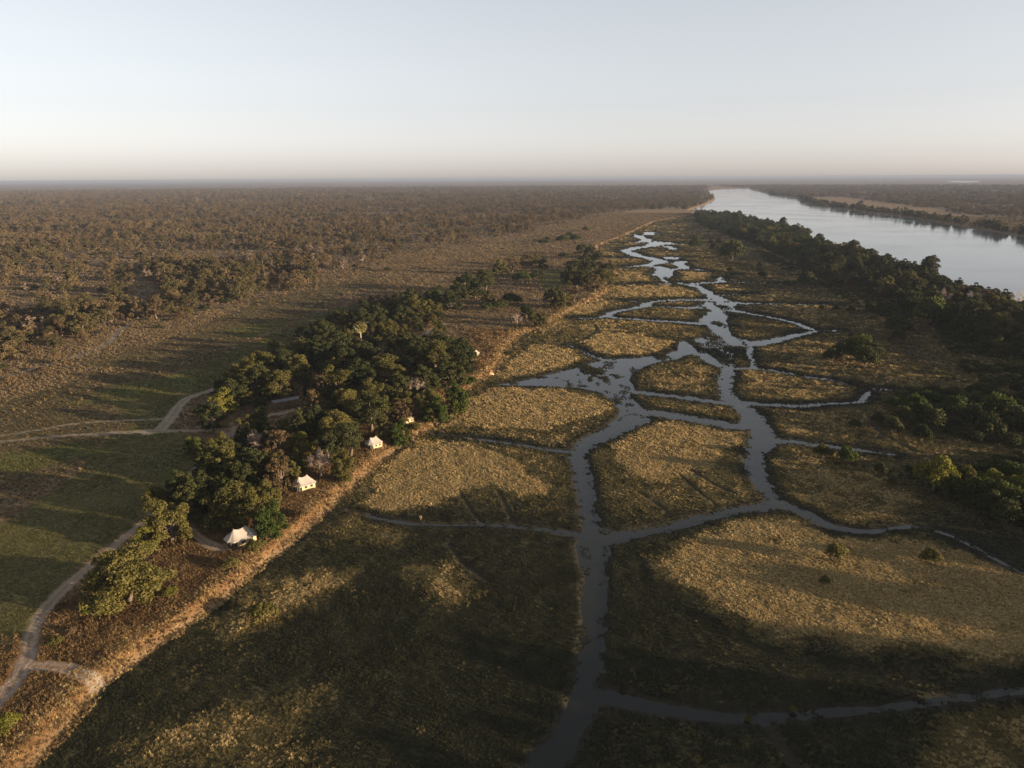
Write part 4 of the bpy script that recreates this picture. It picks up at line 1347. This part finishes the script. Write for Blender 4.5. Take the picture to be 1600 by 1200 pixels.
for g, lst in buckets.items():
    lst.sort(reverse=True)
    nm, cat, lab, grp = INFO[g]
    for n_, (app, i) in enumerate(lst):
        _, key, a_, b_, s_, sz_ = jobs[i]
        if n_ < LIMIT[g] and app > 0:
            tone = {'E': 'dark evergreen', 'O': 'olive green', 'G': 'fresh green', 'B': 'brown leaved', 'Y': 'yellow green', 'S': 'dark green'}.get(key[0]) or \
                {'1': 'olive brown', '2': 'narrow olive brown', '3': 'flat crowned olive brown', '4': 'dense green', '5': 'wide dense green', '6': 'pale dry', '7': 'small pale dry'}[key[1]]
            if key in ('S3', 'S4'):
                tone = 'olive' if key == 'S3' else 'dry brown'
            dist = math.hypot(a_, b_)
            if g == 'wood':
                where = 'standing out in the dry grass before the woodland' if WSD[i] < 4 else 'at the woodland edge facing the meadow' if WSD[i] < 45 else 'deep inside the wide woodland'
                where += ' across the river' if a_ > 300 and b_ < 3000 else ''
            elif g == 'belt':
                where = 'at the water side of the river belt' if poly_sd(np.array([a_]), np.array([b_]), river_poly)[0] > -22 else 'at the marsh side of the river belt'
                where += ', near stretch' if dist < 520 else ', middle stretch' if dist < 800 else ', far stretch'
            elif g == 'shrubs':
                where = 'in the near thicket right of the golden island' if dist < 260 else 'in the dark thicket between marsh and river belt' if dist < 420 else 'along the foot of the river belt'
            elif g == 'grove':
                where = 'filling the near half of the camp grove' if dist < 260 else 'filling the far half of the camp grove'
            elif g == 'farbank':
                where = 'on the far bank of the river' if a_ > 500 else 'on the near point of the river bend'
            else:
                where = 'low between the trees of the woodland edge' if dist < 520 else 'low between the farther woodland trees'
            small = ('small ' if s_ < .75 else 'large ' if s_ > 1.0 else 'medium ') if g in ('wood', 'belt') else ''
            kindw = {'wood': 'savanna tree', 'belt': 'riverside tree', 'grove': 'tree', 'farbank': 'bush', 'shrubs': 'shrub', 'woodshrub': 'shrub'}[g]
            if tone.startswith('small') or tone.startswith('narrow'):
                small = ''
            lab = small + tone + ' ' + kindw + ' ' + where
            place(nm, key, a_, b_, jz[i] - .1, s_, rnd.uniform(0, 6.28), lab, cat, grp + ', ' + where, sz_)
        else:
            mass.setdefault(g, []).append((key, a_, b_, jz[i] - .1, s_, sz_, app))
whole = {}


def whole_of(key, far_):
    k = (key, far_)
    if k not in whole:
        whole[k] = joined(key, FAR if far_ else PROTO)
    return whole[k]


NEARKEY = {'W3': 'W1', 'W5': 'W4', 'W7': 'W6', 'O3': 'O1', 'O2': 'O1', 'B1': 'W1', 'B2': 'W6', 'E2': 'E1', 'E3': 'E1', 'E4': 'E1', 'G1': 'E1', 'G2': 'E1', 'S2': 'S1', 'S3': 'S4'}
MASSINFO = {'wood': ('distant_woodland', 'brown savanna woodland stretching to the horizon'), 'woodshrub': ('woodland_undergrowth', 'low dry bushes between the woodland trees'),
            'belt': ('river_belt_forest', 'dense dark forest mass of the far river belt'), 'shrubs': ('thicket', 'dense mass of low green shrubs beside the marsh'),
            'out': ('riverside_forest', 'riverside forest beyond the right edge of the marsh'), 'farbank': ('far_bank_bushes', 'dark line of bushes along the far river bank'),
            'grove': ('grove_undergrowth', 'dark evergreen undergrowth of the camp grove')}
for g, lst in mass.items():
    keys, P, idx, rot, scl = [], [], [], [], []
    for (key, a_, b_, z_, s_, sz_, app) in lst:
        far_ = math.hypot(a_, b_) > 850
        if far_:
            key = NEARKEY.get(key, key)
        k = (key, far_)
        if k not in keys:
            keys.append(k)
        P.append((a_, b_, z_))
        idx.append(keys.index(k))
        rot.append(rnd.uniform(0, 6.28))
        scl.append((s_, s_, s_ * sz_))
    nm, lab = MASSINFO[g]
    scatter(nm, lab, [whole_of(*k) for k in keys], P, idx, rot, np.array(scl))
# ------------------------------------------------------------------ safari tents, shelter, palm and small things
CANVAS = plain('cream canvas', (0.29, 0.25, 0.215), .8, .08, .8, .15)
WALL = plain('tan canvas', (0.42, 0.34, 0.19), .85, .15, 1.0, .15)
SCREEN = plain('dark insect screen', (0.03, 0.028, 0.024), .7, .2, 3.0)
TIMBER = plain('deck timber', (0.17, 0.115, 0.07), .85, .3, 4.0, .3)
METAL = plain('grey roof sheet', (0.085, 0.085, 0.09), .6, .2, 1.2, .1, .5)
DARKWOOD = plain('weathered log', (0.07, 0.052, 0.04), .9, .3, 3.0, .4)
EARTH = plain('ochre earth', (0.40, 0.24, 0.12), .95, .25, 1.5, .6)
HIDE = plain('tawny hide', (0.38, 0.235, 0.12), .8, .15, 3.0)


def part(name, me, parent):
    o = bpy.data.objects.new(name, me)
    o.parent = parent
    COL.objects.link(o)
    return o


def outline(L, W, ch, n=5):
    c = [(-L / 2, -W / 2 + ch), (-L / 2 + ch, -W / 2), (L / 2 - ch * .6, -W / 2), (L / 2, -W / 2 + ch * .6), (L / 2, W / 2 - ch * .6), (L / 2 - ch * .6, W / 2), (-L / 2 + ch, W / 2), (-L / 2, W / 2 - ch)]
    out = []
    for i in range(8):
        a, b = c[i], c[(i + 1) % 8]
        for k in range(n):
            t = k / n
            out.append((a[0] + (b[0] - a[0]) * t, a[1] + (b[1] - a[1]) * t, i, t))
    return out


def tent(name, px, yaw, L, W, peak, label, group, single=False, canvas=None):
    canvas = canvas or CANVAS
    x, y = at(px[0], px[1], 2.0)
    root = bpy.data.objects.new(name, None)
    COL.objects.link(root)
    root.location = (x, y, zat(x, y) + .05)
    root.rotation_euler = (0, 0, math.radians(yaw))
    root['label'], root['category'], root['group'] = label, 'tent', group
    eave, rl = peak * .48, 0.0 if single else L * .2
    ring = outline(L, W, W * .26)
    K, n = 7, len(ring)
    m = MB()
    V, F = [], []
    for k in range(K + 1):
        s = k / K
        for (ex, ey, side, t) in ring:
            rx = max(-rl, min(rl, ex * .6))
            zr = peak - (0 if single else .3 * peak * .35 * (1 - (rx / rl) ** 2) if rl else 0)
            droop = .10 * math.sin(math.pi * t) * (1 - s)
            q = 1 - s
            V.append((rx + (ex - rx) * q, ey * q, eave - droop + (zr - eave) * s ** 1.35))
    for k in range(K):
        for i in range(n):
            j = (i + 1) % n
            F.append((k * n + i, k * n + j, (k + 1) * n + j, (k + 1) * n + i))
    m.add((V, F))
    roof = part('roof', m.mesh('roof', canvas, True), root)
    # valance hanging from the eave
    m = MB()
    V = [(p[0], p[1], eave - .10 * math.sin(math.pi * p[3]) - .02) for p in ring] + [(p[0] * .995, p[1] * .995, eave - .32) for p in ring]
    m.add((V, [(i, (i + 1) % n, n + (i + 1) % n, n + i) for i in range(n)]))
    part('valance', m.mesh('valance', canvas), roof)
    for px_ in ((0,) if single else (-rl, rl)):
        m = MB().add(tube([(px_, 0, peak - .35), (px_, 0, peak + .28)], [.1, .05], 6))
        part('pole_tip', m.mesh('pole_tip', TIMBER), roof)
    # canvas walls: two long sides, back; the front end is open
    w2, x0, x1 = W * .40, -L * .2, L * .42
    for sgn in (-1, 1):
        wl = part('side_wall', MB().box(((x0 + x1) / 2, sgn * w2, eave * .5 + .05), (x1 - x0, .06, eave - .05)).mesh('side_wall', WALL), root)
        for wx in (.3, .72):
            part('window', MB().box((x0 + (x1 - x0) * wx, sgn * (w2 + .035), eave * .55), ((x1 - x0) * .2, .02, eave * .36)).mesh('window', SCREEN), wl)
    part('back_wall', MB().box((x1 + .0, 0, eave * .5 + .05), (.058, w2 * 2 - .07, eave - .06)).mesh('back_wall', WALL), root)
    fw = part('front_wall', MB().box((x0, 0, eave * .5 + .05), (.058, w2 * 2 - .07, eave - .06)).mesh('front_wall', WALL), root)
    part('door', MB().box((x0 - .04, 0, eave * .45), (.02, w2 * .8, eave * .8)).mesh('door', SCREEN), fw)
    part('deck', MB().box((-.25, 0, .08), (L * .98, W * .92, .22)).mesh('deck', TIMBER), root)
    # half wall of canvas beside the veranda and the veranda posts
    part('veranda_screen', MB().box((-L * .335, -w2 * .98, eave * .5), (L * .2, .05, eave * .9)).mesh('veranda_screen', SCREEN), root)
    for (ax, ay) in ((-.47, -.22), (-.47, .22), (-.34, -.455), (-.34, .455)):
        part('post', MB().add(tube([(L * ax, W * ay, 0), (L * ax, W * ay, eave - .02)], [.07, .06], 6)).mesh('post', TIMBER), root)
    part('railing', MB().box((-L * .472, 0, .62), (.05, W * .42, .5)).mesh('railing', TIMBER), root)
    return root


TG = 'safari tents along the bank'
tent('safari_tent', (377, 849), 42, 7.6, 4.9, 4.2, 'largest cream safari tent, nearest, under the wide olive tree', TG)
tent('safari_tent', (475, 764), 40, 6.6, 4.6, 4.0, 'cream safari tent beside the pinkish bare tree, second from the front', TG)
tent('safari_tent', (584, 699), 44, 5.6, 4.2, 3.8, 'cream safari tent in front of the tall dense tree, third from the front', TG)
TANCANVAS = plain('tan roof canvas', (0.30, 0.25, 0.15), .85, .12, 1.0, .15)
tent('safari_tent', (634, 661), 50, 6.0, 4.2, 3.6, 'tan tent half hidden in trees above the marsh edge', TG, False, TANCANVAS)
tent('pyramid_tent', (742, 557), 70, 4.4, 4.2, 4.2, 'small white pyramid tent alone at the far end of the grove', TG, True)

# open shelter with a flat roof
sx, sy = at(448, 637, 2.0)
sh = bpy.data.objects.new('open_shelter', None)
COL.objects.link(sh)
sh.location = (sx, sy, zat(sx, sy))
sh.rotation_euler = (0, 0, math.radians(33))
sh['label'], sh['category'] = 'long flat roofed open shelter in the clearing of the camp', 'shelter'
rf = part('roof', MB().box((0, 0, 3.3), (11, 3.6, .14)).mesh('roof', METAL), sh)
for i in range(12):
    part('roof_rib', MB().box((-5.2 + i * .945, 0, 3.395), (.08, 3.5, .05)).mesh('roof_rib', METAL), rf)
for ax in (-5.1, -1.7, 1.7, 5.1):
    for ay in (-1.5, 1.5):
        part('post', MB().add(tube([(ax, ay, -.3), (ax, ay, 3.24)], [.11, .1], 6)).mesh('post', TIMBER), sh)
part('beam', MB().box((0, -1.62, 3.1), (10.6, .12, .22)).mesh('beam', TIMBER), sh)
part('beam', MB().box((0, 1.62, 3.1), (10.6, .12, .22)).mesh('beam', TIMBER), sh)
part('bench', MB().box((0, 1.2, .45), (9.0, .5, .1)).box((-4, 1.2, .15), (.2, .4, .55)).box((4, 1.2, .15), (.2, .4, .55)).mesh('bench', TIMBER), sh)

# palm
L_PALM = leafy('palm fronds', (0.30, 0.26, 0.10), (0.42, 0.36, 0.16), .25, .3)
pxy = at(562, 515, 2.0 + 13.5)
palm = bpy.data.objects.new('palm_tree', None)
COL.objects.link(palm)
palm.location = (pxy[0], pxy[1], zat(*pxy))
palm.scale = (1.25, 1.25, 1.08)
palm['label'], palm['category'] = 'tall slender fan palm with a pale round crown above the grove', 'palm tree'
part('trunk', MB().add(tube([(0, 0, -.4), (.15, 0, 5), (.2, .1, 9), (.1, .1, 13.6)], [.34, .26, .32, .22], 8)).mesh('trunk', BARK_PINK, True), palm)
m = MB()
rp = random.Random(3)
for i in range(80):
    az, el = rp.uniform(0, 6.283), math.asin(rp.uniform(-.75, 1))
    d = Vector((math.cos(az) * math.cos(el), math.sin(az) * math.cos(el), math.sin(el)))
    o_ = Vector((.1, .1, 13.6))
    a_ = o_ + d * 1.3
    up = d.orthogonal().normalized()
    sd = d.cross(up)
    m.add(tube([o_, a_], [.05, .04], 3))
    V = [a_]
    for k in range(9):
        t = -1.15 + 2.3 * k / 8
        V.append(a_ + (d * math.cos(t) + sd * math.sin(t)) * (1.9 if k % 2 == 0 else 1.45) + up * (.18 if k % 2 else -.05) - Vector((0, 0, .25 * abs(t))))
    m.add((V, [(0, k, k + 1) for k in range(1, 9)]))
part('crown', m.mesh('crown', L_PALM), palm)

# fallen trunk and earth mound on the bank beside the pool
a_, b_ = at(730, 578, 1.6), at(759, 583, 1.2)
za, zb = zat(*a_), zat(*b_)
lg = bpy.data.objects.new('fallen_log', MB().add(tube([(a_[0], a_[1], za + .5), ((a_[0] + b_[0]) / 2, (a_[1] + b_[1]) / 2, (za + zb) / 2 + .55), (b_[0], b_[1], zb + .4)], [.42, .38, .2], 8)).add(tube([((a_[0] + b_[0]) / 2, (a_[1] + b_[1]) / 2, (za + zb) / 2 + .5), ((a_[0] + b_[0]) / 2 + 1.5, (a_[1] + b_[1]) / 2 + 1.2, (za + zb) / 2 + 1.6)], [.18, .05], 6)).mesh('fallen_log', DARKWOOD, True))
COL.objects.link(lg)
lg['label'], lg['category'] = 'dark fallen tree trunk lying on the bank by the pool', 'log'


def mound(px, w, h, seed):
    rng = np.random.default_rng(seed)
    x, y = at(px[0], px[1], .8)
    V, F = [], []
    for k in range(7):
        s = k / 6
        for i in range(14):
            t = 2 * math.pi * i / 14
            rr_ = w * .5 * (1 - s) ** .6 * (1 + rng.normal() * .10)
            V.append((math.cos(t) * rr_ * 1.3, math.sin(t) * rr_, h * s - .3 + rng.normal() * .05))
    for k in range(6):
        for i in range(14):
            F.append((k * 14 + i, k * 14 + (i + 1) % 14, (k + 1) * 14 + (i + 1) % 14, (k + 1) * 14 + i))
    o = bpy.data.objects.new('earth_mound', MB().add((V, F)).mesh('earth_mound', EARTH, True))
    o.location = (x, y, zat(x, y))
    COL.objects.link(o)
    return o


o = mound((766, 584), 3.4, 1.6, 1)
o['label'], o['category'] = 'small ochre earth mound at the end of the fallen trunk', 'mound'

# antelope grazing at the marsh edge
av = [(0, 0, .78), (.35, 0, .80), (.62, 0, .86), (.80, 0, 1.08), (.92, 0, 1.26), (1.12, 0, 1.18), (-.35, 0, .80), (-.58, 0, .76), (-.68, 0, .5),
      (.42, .13, .55), (.44, .14, .28), (.43, .14, 0), (.42, -.13, .55), (.40, -.14, .28), (.41, -.14, 0),
      (-.45, .13, .55), (-.54, .14, .30), (-.50, .14, 0), (-.45, -.13, .55), (-.52, -.14, .30), (-.47, -.14, 0), (.88, .1, 1.38), (.88, -.1, 1.38)]
ae = [(0, 1), (1, 2), (2, 3), (3, 4), (4, 5), (0, 6), (6, 7), (7, 8), (1, 9), (9, 10), (10, 11), (1, 12), (12, 13), (13, 14), (6, 15), (15, 16), (16, 17), (6, 18), (18, 19), (19, 20), (4, 21), (4, 22)]
ar = [.22, .21, .15, .10, .10, .05, .21, .17, .03, .08, .045, .035, .08, .045, .035, .10, .045, .035, .10, .045, .035, .03, .03]
am = bpy.data.meshes.new('antelope')
am.from_pydata(av, ae, [])
am.materials.append(HIDE)
ao = bpy.data.objects.new('antelope', am)
COL.objects.link(ao)
smod = ao.modifiers.new('skin', 'SKIN')
sv = am.skin_vertices[0].data if am.skin_vertices else None
if sv is None:
    bm_ = __import__('bmesh').new()
    bm_.from_mesh(am)
    bm_.verts.layers.skin.verify()
    bm_.to_mesh(am)
    bm_.free()
    sv = am.skin_vertices[0].data
for i, r_ in enumerate(ar):
    sv[i].radius = (r_, r_)
    sv[i].use_root = i == 0
ao.modifiers.new('smooth', 'SUBSURF').levels = 1
ax_, ay_ = at(657, 811, .1)
ao.location = (ax_, ay_, zat(ax_, ay_) - .02)
ao.rotation_euler = (0, 0, math.radians(-60))
ao.scale = (.9, .9, .9)
ao['label'], ao['category'] = 'small tawny antelope standing at the shaded edge of the marsh', 'antelope'

# ------------------------------------------------------------------ haze of the dry season air
hz = bpy.data.meshes.new('haze')
B_ = MB().box((0, 0, 45.5), (130000, 130000, 97))
hz.from_pydata(B_.v, [], B_.f)
hm = bpy.data.materials.new('haze')
hm.use_nodes = True
hm.node_tree.nodes.clear()
ho = hm.node_tree.nodes.new('ShaderNodeOutputMaterial')
hv = hm.node_tree.nodes.new('ShaderNodeVolumePrincipled')
hv.inputs['Color'].default_value = (0.26, 0.30, 0.395, 1)
hv.inputs['Density'].default_value = 0.00007
hv.inputs['Anisotropy'].default_value = 0.0
hm.node_tree.links.new(hv.outputs[0], ho.inputs['Volume'])
hz.materials.append(hm)
hob = bpy.data.objects.new('haze', hz)
COL.objects.link(hob)
hob['kind'] = 'stuff'
hob['label'] = 'pale dry season haze over the whole plain'
